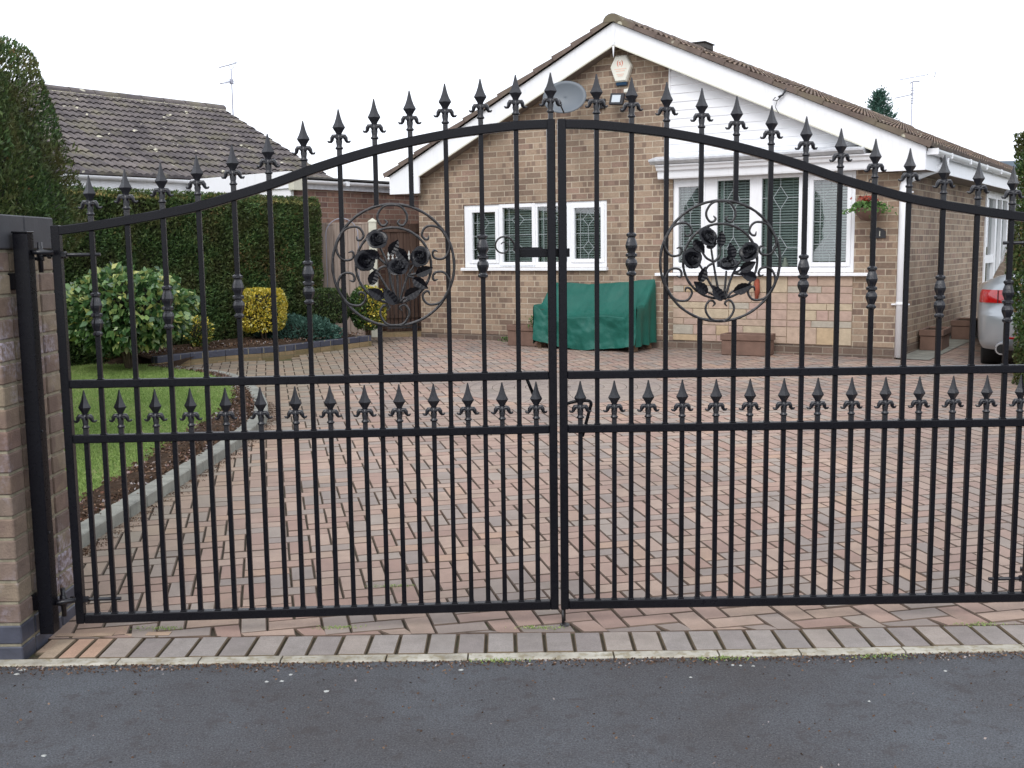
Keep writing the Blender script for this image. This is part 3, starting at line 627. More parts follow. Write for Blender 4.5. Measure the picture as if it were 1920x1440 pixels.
# distant conifer
Y = 38.; c = D(1647, 250, Y); top = D(1643, 172, Y).z
root = empty('distant_conifer', (c.x, Y, 0)); tag(root, 'top of a distant conifer showing above the house roof', 'tree')
b = MB(); b.tube([(0, 0, 0), (0, 0, top*.6), (0, 0, top)], [.15, .08, .01], 8)
pts = []; nr = []
for k in range(46):
    z = top*(.62+.38*k/46); L = (top-z)*.42+.12; a = k*2.4; e = Vector((math.cos(a)*L, math.sin(a)*L, z+L*.5)); b.tube([(0, 0, z), tuple(Vector((0, 0, z)).lerp(e, .6)+Vector((0, 0, -.05))), tuple(e)], [.02, .012, .004], 5)
    for q in range(90):
        t = random.random()**.7; p_ = Vector((0, 0, z)).lerp(e, t); pts.append(tuple(p_+Vector([random.gauss(0, .07) for _ in range(3)]))); nr.append((math.cos(a), math.sin(a), .8))
b.build('trunk', M['bark'], root); link('crown', leafmesh('crown', np.array(pts), np.array(nr), .16, .25, M['juniper'], rng.random(len(pts)), .1, .8), root)

# ================================================================== SHRUBS
def at(px, py, Y): return D(px, py, Y)
c = at(236, 576, 11.35); gb = gz(11.35)+.13
shrub('laurel_bush', 'large rounded laurel bush with glossy yellow-green leaves behind the lawn', 'bush', (c.x, 11.35, gb+.56), (.67, .58, .43), 5600, .092, .66, M['laurel'], 2.3, 9, .18, -.35, None, 1.1, gb, .012, .45)
c = at(493, 582, 13.55); gb = gz(13.5)+.15; cz = c.z
shrub('golden_shrub', 'square clipped golden shrub in front of the hedge', 'shrub', (c.x, 13.55, cz), (.275, .27, .275), 5200, .036, .6, M['gold'], 4.5, 8, .07, .3, None, 1.2, gb, .008, .2)
c = at(374, 622, 12.7); gb = gz(12.7)+.13
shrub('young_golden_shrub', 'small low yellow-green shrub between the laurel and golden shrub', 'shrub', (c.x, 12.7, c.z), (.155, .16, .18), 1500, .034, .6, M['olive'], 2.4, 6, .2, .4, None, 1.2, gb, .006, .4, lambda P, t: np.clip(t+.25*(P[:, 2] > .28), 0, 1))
c = at(616, 574, 14.3); gb = gz(14.3)+.15
shrub('clipped_topiary', 'dark clipped flat-topped shrub on a short trunk', 'shrub', (c.x, 14.3, c.z), (.27, .26, .235), 6000, .032, .6, M['box'], 3.6, 1, .08, .3, None, 1.2, gb, .03, .2)
c = at(690, 578, 14.45); gb = gz(14.4)+.15
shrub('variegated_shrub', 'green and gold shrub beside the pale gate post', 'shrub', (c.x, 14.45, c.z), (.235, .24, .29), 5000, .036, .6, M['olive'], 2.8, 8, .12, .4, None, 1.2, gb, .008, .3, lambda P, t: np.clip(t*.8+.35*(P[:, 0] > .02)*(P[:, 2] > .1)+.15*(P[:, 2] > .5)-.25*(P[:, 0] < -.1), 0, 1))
c = at(557, 636, 13.75); gb = gz(13.7)+.12
shrub('blue_juniper', 'low spreading blue-green juniper behind the bed wall', 'shrub', (c.x, 13.78, gb+.07), (.52, .25, .23), 9000, .055, .3, M['juniper'], 2.2, 6, .25, .5, None, .9, gb, .008, .5)

# ================================================================== PIER
PX = -1.700; PY0 = 3.54
pier = empty('brick_pier', (PX, PY0, 0)); tag(pier, 'weathered brick pier with dark slate coping at the left edge', 'pier')
bt = MB(); bb = MB(); bm = MB()
PL = .46; HT = 1.405
bm.box((-.9, .006, -.06), (-.006, PL-.004, HT)); 
cz = 0.
ri = 0
zrow = -.02
while zrow < HT-.02:
    h = .065; z0 = zrow; z1 = z0+h
    blue = ri in (0, 1); B_ = bb if blue else bt; ex = .0
    # front face bricks, along -x from the corner
    full = ri % 2 == 0; x = 0.; first = True
    while x > -.9:
        w = (.215 if full else .1025) if first else .215; first = False
        x1 = max(-.9, x-w); B_.box((x1+.0, 0, z0), (x, .1025, z1), random.random(), .004); x = x1-.01
        if x < -.88: break
    # return face bricks (start after the corner brick's end)
    y = .1025+.01; first = True
    while y < PL-.02:
        w = (.1025 if ri % 2 else .215)if first else .215
        if first and not full: w = .215
        first = False
        y1 = min(PL, y+w); B_.box((-.1025, y, z0), (0, y1, z1), random.random(), .004); y = y1+.01
    zrow += .075; ri += 1
bt.build('brickwork', M['pbrick'], pier); bb.build('blue_plinth', M['pblue'], pier); bm.build('mortar', M['pmortar'], pier)
cp = MB(); zc = D(0, 464, 3.9).z
z0 = HT+.002
q0 = .0
for (ya, yb) in ((-.01, .215), (.221, PL-.003)): cp.box((-.95, ya, z0), (.008, yb, z0+.115), None, .004)
cp.build('coping', M['coping'], pier)

# ================================================================== GATES
pf = MB()  # finial
for prof_seg in (0,):
    pf.box((-.0078, -.0078, -.004), (.0078, .0078, .024), None, .002)
    pf.lathe([(.0095, .022), (.0125, .025), (.0125, .029), (.009, .032), (.0085, .036), (.0105, .05), (.0085, .062), (.0075, .074)], 10)
    pf.lathe([(.0072, .072), (.0115, .082), (.0205, .0975), (.0195, .100), (.0135, .1125), (.0085, .128), (.0048, .145), (.0018, .160)], 4, smooth=False, sy=.8)
    for s_ in (-1, 1):
        pf.tube([(s_*.002, -.002, .050), (s_*.005, -.003, .061), (s_*.0105, -.004, .0685), (s_*.0175, -.004, .0680), (s_*.0215, -.004, .0610), (s_*.0225, -.003, .0530), (s_*.0262, -.002, .0480), (s_*.0320, 0, .0480), (s_*.0365, 0, .0525)], [.005, .0065, .0072, .0072, .0068, .006, .0052, .0042, .002], 7, flat=1.2)
        pf.tube([(s_*.005, -.008, .054), (s_*.009, -.011, .062), (s_*.014, -.0115, .0625), (s_*.0175, -.010, .056)], [.0015, .0024, .0024, .0015], 5)
pf.v = [(x*1.10, y, z) for x, y, z in pf.v]
FIN = pf.mesh('finial', M['cast'])
pc = MB(); pr = [(.0085, -.002), (.0115, .0), (.016, .004), (.0165, .010), (.0125, .014), (.0115, .018), (.014, .026), (.0185, .038), (.0195, .046), (.017, .056), (.0125, .062), (.0125, .066), (.0185, .070), (.0185, .078), (.0125, .082), (.0135, .088), (.0185, .100), (.0195, .108), (.0165, .122), (.0125, .134), (.0125, .138), (.0165, .142), (.0165, .149), (.0105, .153), (.0085, .155)]
pc.lathe([(r_*1.10, z) for r_, z in pr], 16, flute=.13, smooth=False); COL = pc.mesh('collar', M['cast'])
zs = [1.835,1.830,1.817,1.801,1.778,1.750,1.716,1.677,1.634,1.597,1.563,1.538,1.517,1.498,1.483]
us = [0., .137]+[.137+.1235*k for k in range(1, 13)]+[1.754]
def archz(u):
    u = abs(u)
    for i in range(len(us)-1):
        if u <= us[i+1] or i == len(us)-2:
            p0, p1, p2, p3 = zs[max(i-1, 0)], zs[i], zs[i+1], zs[min(i+2, len(zs)-1)]; t = (u-us[i])/(us[i+1]-us[i])
            return .5*(2*p1+(p2-p0)*t+(2*p0-5*p1+4*p2-p3)*t*t+(3*p1-p0-3*p2+p3)*t**3)
def rose(b, c, r, tilt):
    M_ = Matrix.Rotation(tilt[0], 3, 'X') @ Matrix.Rotation(tilt[1], 3, 'Z'); c = Vector(c)
    def P(rad, ang, h): return b.p(c+M_ @ Vector((rad*math.cos(ang), -h, rad*math.sin(ang))))
    N = 64; rows = []; turns = 3.3
    for i in range(N+1):
        t = i/N; a = t*turns*2*math.pi+c.x*50; rad = r*(.06+.80*t); wv = 1+.13*math.sin(a*2.5+1); row = []
        for k in range(4):
            q = k/3; row.append(P(max(0, rad-.27*r)+(rad*1.1*wv-max(0, rad-.27*r))*q, a, r*(.55*(1-t)**1.2+(.42-.20*t)*q*(1.1-.5*q*t)+.03*math.sin(a*3)*q)))
        rows.append(row)
    for i in range(N):
        for k in range(3): b.face([rows[i][k], rows[i+1][k], rows[i+1][k+1], rows[i][k+1]], None, True)
    b.face([P(.62*r, 2*math.pi*k/12, .02*r) for k in range(12)]); b.face([P(.2*r, 2*math.pi*k/8, .42*r) for k in range(8)])
    for i in range(5):
        a0 = 2*math.pi*i/5+.4; R_ = []
        for iu in range(6):
            u = -1+2*iu/5; R_.append([P(r*(.25+.87*v)*(1-.12*u*u*v), a0+u*.80, r*(.02+.22*v-.42*max(0, v-.6))-.0006*i) for v in (0, .35, .7, .9, 1.)])
        for p in range(5):
            for q in range(4): b.face([R_[p][q], R_[p+1][q], R_[p+1][q+1], R_[p][q+1]], None, True)
def leaf3d(b, c, ang, L, W, tilt=.3):
    c = Vector(c); d = Vector((math.cos(ang), 0, math.sin(ang))); s_ = Vector((-math.sin(ang), 0, math.cos(ang))); rows = []
    N = 11
    for i in range(N):
        t = i/(N-1); w = W*.5*math.sin(math.pi*min(1, t*.93+.04)**.8)*(1+.10*(i % 2)); P = c+d*(L*(t-.5)); ro = []
        for k in (-1, -.5, 0, .5, 1): ro.append(b.p(P+s_*(w*k)+Vector((0, -abs(k)*w*.55-tilt*w*k+.0010*(i % 2), 0))))
        rows.append(ro)
    for i in range(N-1):
        for k in range(4): b.face([rows[i][k], rows[i+1][k], rows[i+1][k+1], rows[i][k+1]], None, False)
def medallion(parent, cx, cz, sx, roses, leaves, stems, base):
    U = .0003375
    b = MB(); n = 72
    for Rr, r_ in ((.2140, .0050), (.1325, .0048)):
        b.tube([(cx+Rr*math.cos(2*math.pi*i/n), -.010+.0015*math.sin(9*i), cz+Rr*math.sin(2*math.pi*i/n)) for i in range(n)], [r_*(1+.12*math.sin(i*2.1)) for i in range(n)], 7, True)
    ring = b.build('ring', M['iron'], parent)
    half = [(0, .2110), (.020, .2100), (.037, .2005), (.0506, .178), (.0506, .158), (.039, .1405), (.025, .141), (.0186, .151), (.027, .1607)]
    for ang, k in ((90, 1.), (152, 1.2), (209, 1.2), (270, .98), (331, 1.2), (28, 1.2)):
        pts = [Vector((-x*k, 0, z)) for x, z in half[::-1]]+[Vector((x*k, 0, z)) for x, z in half[1:]]
        pts = smooth(pts, 4); a = R(ang-90); q = []
        for i, p in enumerate(pts): q.append((cx+p.x*math.cos(a)-p.z*math.sin(a), -.012, cz+p.x*math.sin(a)+p.z*math.cos(a)))
        n_ = len(q); bb_ = MB(); bb_.tube(q, [.0043*(.35+.65*min(1, i/4, (n_-1-i)/4)) for i in range(n_)], 6); bb_.build('scroll', M['iron'], ring)
    conv = lambda x, y: (cx+(x-667)*U, cz-(y-715)*U)
    for (x, y, a1, a2) in roses:
        b = MB(); X, Z = conv(x, y); rose(b, (X, -.026, Z), .035, (a1, a2)); b.build('rose', M['rose'], ring)
    for (x, y, ang, L) in leaves:
        b = MB(); X, Z = conv(x, y); leaf3d(b, (X, -.022, Z), R(ang), L*U*1.35, .78*L*U); b.build('leaf', M['rose'], ring)
    for st in stems:
        b = MB(); q = smooth([Vector((conv(x, y)[0], -.016, conv(x, y)[1])) for x, y in st], 5); b.tube(q, [.0050*(1-.3*i/len(q)) for i in range(len(q))], 7); b.build('stem', M['iron'], ring)
rosesL = [(505,440,-.5,.1), (372,660,-.2,.3), (712,728,-.7,0), (950,625,-.3,-.4)]
leavesL = [(460,830,70,130), (478,1000,150,140), (622,1035,125,150), (868,1000,28,150), (945,905,-35,140), (990,775,22,140), (680,525,60,130), (765,612,-50,140), (455,590,150,120)]
stemsL = [[(700,1100),(650,950),(600,690),(520,500)], [(690,1100),(600,960),(500,790),(395,690)], [(705,1100),(705,900),(705,770)], [(720,1100),(800,860),(900,690)], [(700,1095),(630,1060),(520,1040)], [(715,1100),(790,1040),(830,1015)], [(590,700),(520,640),(480,610)], [(590,720),(530,740),(480,800)], [(805,825),(860,840),(910,880)], [(805,820),(880,810),(930,790)]]
rosesR = [(525,455,-.45,.4), (362,680,-.15,.3), (740,745,-.95,0), (962,620,-.5,-.6)]
leavesR = [(665,480,85,125), (570,545,20,90), (435,560,-50,130), (478,850,70,130), (455,985,140,140), (632,1045,125,145), (900,1000,20,150), (955,868,160,140), (952,770,28,140), (775,607,100,130)]
stemsR = [[(690,1120),(640,980),(590,720),(565,570)], [(680,1120),(580,980),(500,840),(430,720)], [(700,1120),(720,960),(730,815)], [(715,1120),(790,870),(885,700)], [(690,1110),(620,1080),(520,1030)], [(720,1110),(790,1040),(840,1020)], [(600,720),(520,680),(470,610)], [(600,720),(660,650),(665,540)], [(600,730),(540,760),(510,810)], [(800,840),(850,850),(900,860)], [(800,840),(860,820),(900,790)]]
def gate(name, label, loc, rz, sg, ro, le, stm):
    g = empty(name, loc, rz); tag(g, label, 'gate')
    def xs(u): return sg*u
    W = 1.754; t = .015
    # stiles
    for u0, u1, zt in ((0, .029, archz(.015)+.001), (W-.029, W, archz(W)+.004)):
        b = MB(); b.box((xs(u0), -t-.001, .058), (xs(u1), t+.001, zt), None, .0025); b.build('stile', M['black'], g)
    # arched rail
    b = MB(); n = 60; rings = []
    for i in range(n+1):
        u = .029+(W-.058)*i/n; z = archz(u); dz = (archz(u+.005)-archz(u-.005))/.01; c = math.sqrt(1+dz*dz); bv = .003
        prof = [(-t+bv, z), (-t, z-bv), (-t, z-.032*c+bv), (-t+bv, z-.032*c), (t-bv, z-.032*c), (t, z-.032*c+bv), (t, z-bv), (t-bv, z)]
        rings.append([b.p((xs(u), y, zz)) for y, zz in prof])
    for i in range(n):
        for k in range(8): b.face([rings[i][k], rings[i+1][k], rings[i+1][(k+1) % 8], rings[i][(k+1) % 8]])
    b.face(rings[0]); b.face(rings[-1][::-1]); b.build('arched_rail', M['black'], g)
    for z0, z1 in ((.058, .091), (.720, .749), (.917, .946)):
        b = MB(); b.box((xs(.029), -t, z0), (xs(W-.029), t, z1), None, .003); b.build('rail', M['black'], g)
    wd = .0082
    def bar(u, segs):
        b = MB()
        for z0, z1 in segs: b.box((xs(u)-wd, -wd, z0), (xs(u)+wd, wd, z1), None, .0015)
        for z0, z1 in segs:   # weld beads
            b.box((xs(u)-wd-.003, -wd-.003, z0), (xs(u)+wd+.003, wd+.003, z0+.004), None, .002)
        b.build('bar', M['black'], g)
    mz = 1.333 if sg > 0 else 1.333; mx = .5765
    for k in range(13):
        u = .137+.1235*k; za = archz(u)-.032; up = [(.946, za)]
        if k in (3, 4): hh = math.sqrt(.214**2-(u-mx)**2); up = [(.946, mz-hh-.001), (mz+hh+.001, za)]
        bar(u, [(.091, .720), (.749, .917)]+up[:1]); [bar(u, [q]) for q in up[1:]]
        link('finial', FIN, g, (xs(u), 0, archz(u)-.001))
    for k in range(14):
        u = .0755+.1235*k; bar(u, [(.091, .720)]); link('finial', FIN, g, (xs(u), 0, .749))
    for k, z in ((1, 1.285), (6, 1.20), (8, 1.155), (10, 1.12), (12, 1.10)): link('collar', COL, g, (xs(.137+.1235*k), 0, z))
    medallion(g, xs(mx), mz, sg, ro, le, stm, None)
    # hinges
    for z in (.145, 1.385):
        b = MB(); b.tube([(xs(W-.16), .0, z), (xs(W+.035), .0, z)], .0065, 8)
        for u in (W-.045, W+.008, W-.035, W+.012): b.tube([(xs(u), 0, z), (xs(u+.008), 0, z)], .0125, 6, smooth=False)
        b.tube([(xs(W+.045), 0, z-.02), (xs(W+.045), 0, z+.02)], .013, 10); b.tube([(xs(W+.045), 0, z-.06), (xs(W+.045), 0, z+.045)], .0085, 8)
        b.box((xs(W+.035), -.012, z-.018), (xs(W+.11), .012, z-.006), None, .002); b.build('hinge', M['cast'], g)
    return g
ang_l = math.atan2(.0515, .9987)
BL = Vector((.162, 3.832, 0)); BR_ = Vector((.1715, 3.832, 0))
gl = gate('driveway_gate', 'left leaf of the black wrought iron gates, hung on the steel post', BL, ang_l, -1, rosesL, leavesL, stemsL)
gr = gate('driveway_gate', 'right leaf of the black wrought iron gates, running out of frame', BR_, .0103, 1, rosesR, leavesR, stemsR)
# finial on the meeting stile of the left leaf
link('finial', FIN, gl, (-.0145, 0, archz(0)+.0005))
# latch on the left leaf
b = MB(); b.box((-.135, .017, 1.355), (.052, .023, 1.386), None, .002); b.box((-.135, .023, 1.383), (-.045, .028, 1.391), None, .001)
b.tube([(-.118, .012, 1.371), (-.118, .032, 1.371)], .011, 12); b.tube([(-.118, .010, 1.371), (-.118, .014, 1.371)], .006, 8)
lt = b.build('latch', M['black'], gl)
b = MB(); pts = []
for i in range(40):
    t = i/39; a = R(-20)+t*R(520); r_ = .040*(1-.72*t); pts.append((-.185+r_*math.cos(a)-.0, .022, 1.396+r_*math.sin(a)))
pts = [(-.137, .022, 1.372), (-.142, .022, 1.380)]+pts; b.tube(pts, [.004*(1-.5*i/len(pts)) for i in range(len(pts))], 7); b.build('handle_scroll', M['iron'], lt)
# hold-back rods
b = MB(); b.tube([(-.118, .025, .945), (-.078, .03, .845)], .0065, 8); b.build('stay_rod', M['black'], gl)
b = MB(); q = smooth([Vector(p) for p in ((.015, .03, .818), (.06, .03, .83), (.105, .03, .832), (.117, .03, .822), (.112, .03, .80), (.085, .03, .70))], 5); b.tube(q, .0062, 8); b.build('drop_bolt_handle', M['black'], gr)
b = MB(); b.tube([(.012, .030, -.01), (.012, .030, .70)], .0075, 8); b.box((0, .015, .12), (.026, .04, .14), None, .002); b.box((0, .015, .5), (.026, .04, .52), None, .002); b.build('drop_bolt', M['iron'], gr)
b = MB(); b.tube([(.006, -.006, .058), (.008, -.004, -.005)], .0055, 8); b.build('bolt_tip', M['iron'], gr)
b = MB(); b.lathe([(.018, -.004), (.018, .003), (.012, .0035)], 14, (.185, 3.815, 0)); tag(b.build('ground_socket', M['iron']), 'small rusty metal bolt socket set in the paving under the gates', 'socket')
# posts
def post(loc, label, side):
    p = empty('gate_post', loc); tag(p, label, 'post'); w = .051
    b = MB(); b.box((0, 0, .055), (w, .052, 1.46), None, .003); b.box((-.002, -.002, 1.46), (w+.002, .054, 1.466), None, .002); b.build('shaft', M['black'], p)
    for z in (.14, 1.27):
        b = MB(); xx = (-.03, 0) if side < 0 else (w, w+.03); b.box((xx[0], .008, z), (xx[1], .05, z+.055), None, .002); b.box((xx[0]-.006 if side < 0 else xx[1], -.04, z), (xx[0] if side < 0 else xx[1]+.006, .07, z+.058), None, .002)
        b.tube([((xx[0]-.004), -.018, z+.03), ((xx[0]+.008), -.018, z+.03)], .008, 6); b.build('bracket', M['black'], p)
    for z in (.42, .78): b = MB(); b.tube([(w-.001, .015, z), (w+.004, .015, z)], .005, 8); b.build('bolt', M['cast'], p)
    for z, s_ in ((.125, 1), (1.36, 1)):
        b = MB(); x0 = w if side < 0 else 0; dx = .06 if side < 0 else -.06; b.tube([(x0, .03, z+.035), (x0+dx, .06, z+.035)], .009, 8); b.build('hinge_pin', M['cast'], p)
    return p
post((PX+.020, 3.632, 0), 'slim black steel gate post fixed to the brick pier', -1)
post((BR_.x+1.754+.05, 3.86, 0), 'black steel gate post at the right, beyond the right leaf', 1)

# ================================================================== HOUSE
house = empty('bungalow', HO); tag(house, 'buff brick bungalow with white gable boards behind the driveway', 'house')
def HB(): return MB(hp)
def hbuild(b, name, mat, parent=None): return b.build(name, mat, parent or house)
XL, XR = -6.47, .03; LEN = 14.4
AX, AZ = -3.352, 4.133   # bargeboard top apex
EZ = 2.43
ERX, ELX = .33, -6.83
def roofz(x): return AZ-(AZ-EZ)*(abs(x-AX)/((ERX-AX) if x > AX else (AX-ELX)))
W1 = (-5.72, -3.55, 1.155, 2.003); W2 = (-2.655, -.462, 1.085, 2.235)
PT = .245
b = HB()
def wq(x0, x1, z0, z1): b.poly([(x0, 0, z0), (x1, 0, z0), (x1, 0, z1), (x0, 0, z1)])
TZ = 2.24
wq(XL, W1[0], PT, TZ); wq(W1[0], W1[1], PT, W1[2]); wq(W1[0], W1[1], W1[3], TZ); wq(W1[1], W2[0], PT, TZ); wq(W2[0], W2[1], PT, W2[2]); wq(W2[1], XR, PT, TZ)
zr = lambda x: roofz(x)-.05
b.poly([(XL, 0, TZ), (-2.69, 0, TZ), (-2.69, 0, zr(-2.69)), (AX, 0, zr(AX)), (XL, 0, zr(XL))])
b.poly([(-2.69, 0, TZ), (-.47, 0, TZ), (-.47, 0, zr(-.47)), (-2.69, 0, zr(-2.69))]); b.poly([(-.47, 0, TZ), (XR, 0, TZ), (XR, 0, zr(XR)), (-.47, 0, zr(-.47))])
# side walls (door recess on the right side)
for (y0, y1, z0, z1) in ((0, 5.1, PT, EZ), (7.1, 7.45, PT, EZ), (7.45, 9.2, PT, 1.2), (7.45, 9.2, 2.2, EZ), (9.2, LEN-.2, PT, EZ)): b.poly([(XR, y0, z0), (XR, y1, z0), (XR, y1, z1), (XR, y0, z1)])
b.poly([(XL, LEN-.2, PT), (XL, 0, PT), (XL, 0, EZ-.1), (XL, LEN-.2, EZ-.1)])
b.poly([(XR, LEN-.2, 0), (XL, LEN-.2, 0), (XL, LEN-.2, zr(XL)), (AX, LEN-.2, zr(AX)), (XR, LEN-.2, zr(XR))])
hbuild(b, 'wall', M['brick'])
b = HB(); b.box((XL-.004, -.004, -.1), (XR+.004, .3, PT-.001)); b.box((XR-.2, .3, -.1), (XR+.004, LEN-.2, PT-.001)); hbuild(b, 'plinth', M['plinth'])
# windows
def window(x0, x1, z0, z1, lights, name='window'):
    fr = HB(); yf, yb = .015, .07
    xs_ = [x0]+[v for l in lights for v in (l[0], l[1])]+[x1]
    for i in range(0, len(xs_), 2): fr.box((xs_[i], yf, z0), (xs_[i+1], yb, z1), None, .004)
    for (a, c, zb, zt, cas) in lights:
        fr.box((a, yf+.003, z0), (c, yb, zb), None, .003); fr.box((a, yf+.003, zt), (c, yb, z1), None, .003)
    f = hbuild(fr, name, M['white'])
    for (a, c, zb, zt, cas) in lights:
        if cas:
            s_ = HB(); w = .05; s_.box((a-w, yf-.014, zb-w), (a, yf-.001, zt+w), None, .004); s_.box((c, yf-.014, zb-w), (c+w, yf-.001, zt+w), None, .004); s_.box((a, yf-.014, zb-w), (c, yf-.001, zb), None, .004); s_.box((a, yf-.014, zt), (c, yf-.001, zt+w), None, .004); hbuild(s_, 'sash', M['white'], f)
        p_ = HB(); p_.poly([(a, .035, zb), (c, .035, zb), (c, .035, zt), (a, .035, zt)]); hbuild(p_, 'pane', M['glass'], f)
        le = HB(); mx_ = (a+c)/2; d = .0035
        def strip(pa, pb):
            v = Vector((pb[0]-pa[0], 0, pb[1]-pa[1])); nn = Vector((-v.z, 0, v.x)).normalized()*d; A = Vector((pa[0], .0325, pa[1])); B_ = Vector((pb[0], .0325, pb[1])); le.poly([tuple(A-nn), tuple(B_-nn), tuple(B_+nn), tuple(A+nn)])
        H_ = zt-zb; dw = (c-a)*.20; dh = H_*.13
        for zc_ in (zb+H_*.22, zt-H_*.22):
            strip((mx_-dw, zc_), (mx_, zc_+dh)); strip((mx_, zc_+dh), (mx_+dw, zc_)); strip((mx_+dw, zc_), (mx_, zc_-dh)); strip((mx_, zc_-dh), (mx_-dw, zc_)); strip((a, zc_), (mx_-dw, zc_)); strip((mx_+dw, zc_), (c, zc_))
        strip((mx_, zb), (mx_, zb+H_*.22-dh)); strip((mx_, zb+H_*.22+dh), (mx_, zt-H_*.22-dh)); strip((mx_, zt-H_*.22+dh), (mx_, zt)); strip((a, zb+H_/2), (c, zb+H_/2)); strip((a+(c-a)*.2, zb), (a+(c-a)*.2, zt)) 
        hbuild(le, 'leading', M['leadstrip'], f)
        bl = HB(); z = zb+.012; sp = .0315
        while z < zt-.01:
            bl.poly([(a-.02, .115, z), (c+.02, .115, z), (c+.02, .135, z+.0205), (a-.02, .135, z+.0205)]); z += sp
        for q in (.22, .78): xx = a+(c-a)*q; bl.box((xx-.002, .112, zb-.02), (xx+.002, .114, zt+.02))
        hbuild(bl, 'venetian_blind', M['blind'], f)
        if cas != 2:
            cu = HB(); n_ = 6; xx = a+.0; pts = [(a+(c-a)*(.02+.10*i/n_)+.0, .105+.006*(i % 2)) for i in range(n_+1)]
            if cas == 1: pts = [(c-(c-a)*(.02+.05*i/n_), .105+.006*(i % 2)) for i in range(n_+1)][::-1]
            for i in range(n_): cu.poly([(pts[i][0], pts[i][1], zb-.02), (pts[i+1][0], pts[i+1][1], zb-.02), (pts[i+1][0], pts[i+1][1], zt+.02), (pts[i][0], pts[i][1], zt+.02)])
            hbuild(cu, 'curtain', M['curtain'], f)
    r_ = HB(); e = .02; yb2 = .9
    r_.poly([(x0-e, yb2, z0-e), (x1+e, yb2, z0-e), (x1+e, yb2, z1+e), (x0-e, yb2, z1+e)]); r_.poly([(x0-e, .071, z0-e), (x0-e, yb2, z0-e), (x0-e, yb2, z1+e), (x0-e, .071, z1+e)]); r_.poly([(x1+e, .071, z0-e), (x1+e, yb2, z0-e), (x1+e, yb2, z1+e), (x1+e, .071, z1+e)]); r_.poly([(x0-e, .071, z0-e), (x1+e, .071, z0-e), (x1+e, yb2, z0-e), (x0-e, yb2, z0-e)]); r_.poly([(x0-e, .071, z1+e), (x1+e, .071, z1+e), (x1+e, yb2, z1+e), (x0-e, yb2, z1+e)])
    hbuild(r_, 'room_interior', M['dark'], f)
    rv = HB(); rv.poly([(x0, 0, z0), (x0, .1, z0), (x0, .1, z1), (x0, 0, z1)]); rv.poly([(x1, 0, z0), (x1, .1, z0), (x1, .1, z1), (x1, 0, z1)]); rv.poly([(x0, 0, z1), (x1, 0, z1), (x1, .1, z1), (x0, .1, z1)]); hbuild(rv, 'reveal', M['plinth'], f)
    return f
f1 = window(*W1, [(-5.591,-5.218,1.262,1.901,1), (-5.105,-4.649,1.228,1.950,2), (-4.572,-4.133,1.226,1.950,0), (-4.019,-3.639,1.264,1.915,2)])
b = HB(); b.box((W1[0]-.03, -.055, 1.112), (W1[1]+.02, .014, 1.152), None, .004); hbuild(b, 'sill', M['white'], f1)
f2 = window(*W2, [(-2.583,-2.292,1.205,2.125,2), (-2.093,-1.692,1.150,2.181,0), (-1.545,-1.109,1.148,2.183,0), (-.936,-.553,1.202,2.137,2)])
b = HB(); b.box((-2.86, -.07, 1.045), (-.285, .014, 1.082), None, .004); hbuild(b, 'sill', M['white'], f2)
# ornaments on window ledge
b = MB(lambda x, y, z: hp(-1.28+x, .10+y, 1.15+z)); b.lathe([(.035, 0), (.04, .03), (.018, .07), (.022, .09), (.0, .12)], 10); hbuild(b, 'ledge_ornament', M['cream'], f2)
# stone panel
b = HB(); sp0, sp1, sz0, sz1 = -2.640, -.462, .247, 1.043; b.box((sp0, -.006, sz0), (sp1, -.001, sz1)); hbuild(b, 'stone_backing', M['mortar'])
b = HB()
random.seed(21)
def ash(x0, x1, z0, z1):
    w = x1-x0; h = z1-z0
    if h > .24 or (h > .13 and random.random() < (.3 if w < .4 else .6)) :
        k = round(h/2/.04)*.04 if h > .16 else h*random.choice((.4, .5, .6)); k = min(max(k, .055), h-.055); ash(x0, x1, z0, z0+k); ash(x0, x1, z0+k, z1)
    elif w > random.choice((.28, .36, .5)): k = w*random.uniform(.35, .65); ash(x0, x0+k, z0, z1); ash(x0+k, x1, z0, z1)
    else: b.box((x0+.004, -.012-random.random()*.004, z0+.004), (x1-.004, -.0061, z1-.004), random.random(), .003)
ash(sp0, sp0+.72, sz0, sz1); ash(sp0+.72, sp0+1.43, sz0, sz1); ash(sp0+1.43, sp1, sz0, sz1); hbuild(b, 'stone_panel', M['stone'])
# cladding
b = HB(); z = 2.24
cx0, cx1 = -2.682, -.475
while z < 3.6:
    z1 = z+.1
    def xr(zz): return AX+(ERX-AX)*(AZ-.05-zz)/(AZ-EZ)
    xa = min(cx1, xr(z)); xb_ = min(cx1, xr(z1)); 
    if xa <= cx0+.02: break
    xb_ = max(xb_, cx0+.001)
    b.poly([(cx0, -.034, z+.004), (xa, -.034, z+.004), (xb_, -.024, z1), (cx0, -.024, z1)]); b.poly([(cx0, -.022, z-.002), (xa, -.022, z-.002), (xa, -.034, z+.004), (cx0, -.034, z+.004)]); z = z1
b.poly([(cx0, 0, 2.24), (cx0, -.036, 2.24), (cx0, -.036, 3.62), (cx0, 0, 3.62)]); b.box((cx1, -.036, 2.24), (cx1+.02, 0, zr(cx1)-.02)); b.box((cx0-.02, -.038, 2.45), (cx0, 0, zr(cx0)-.02)); hbuild(b, 'cladding', M['cladding'])
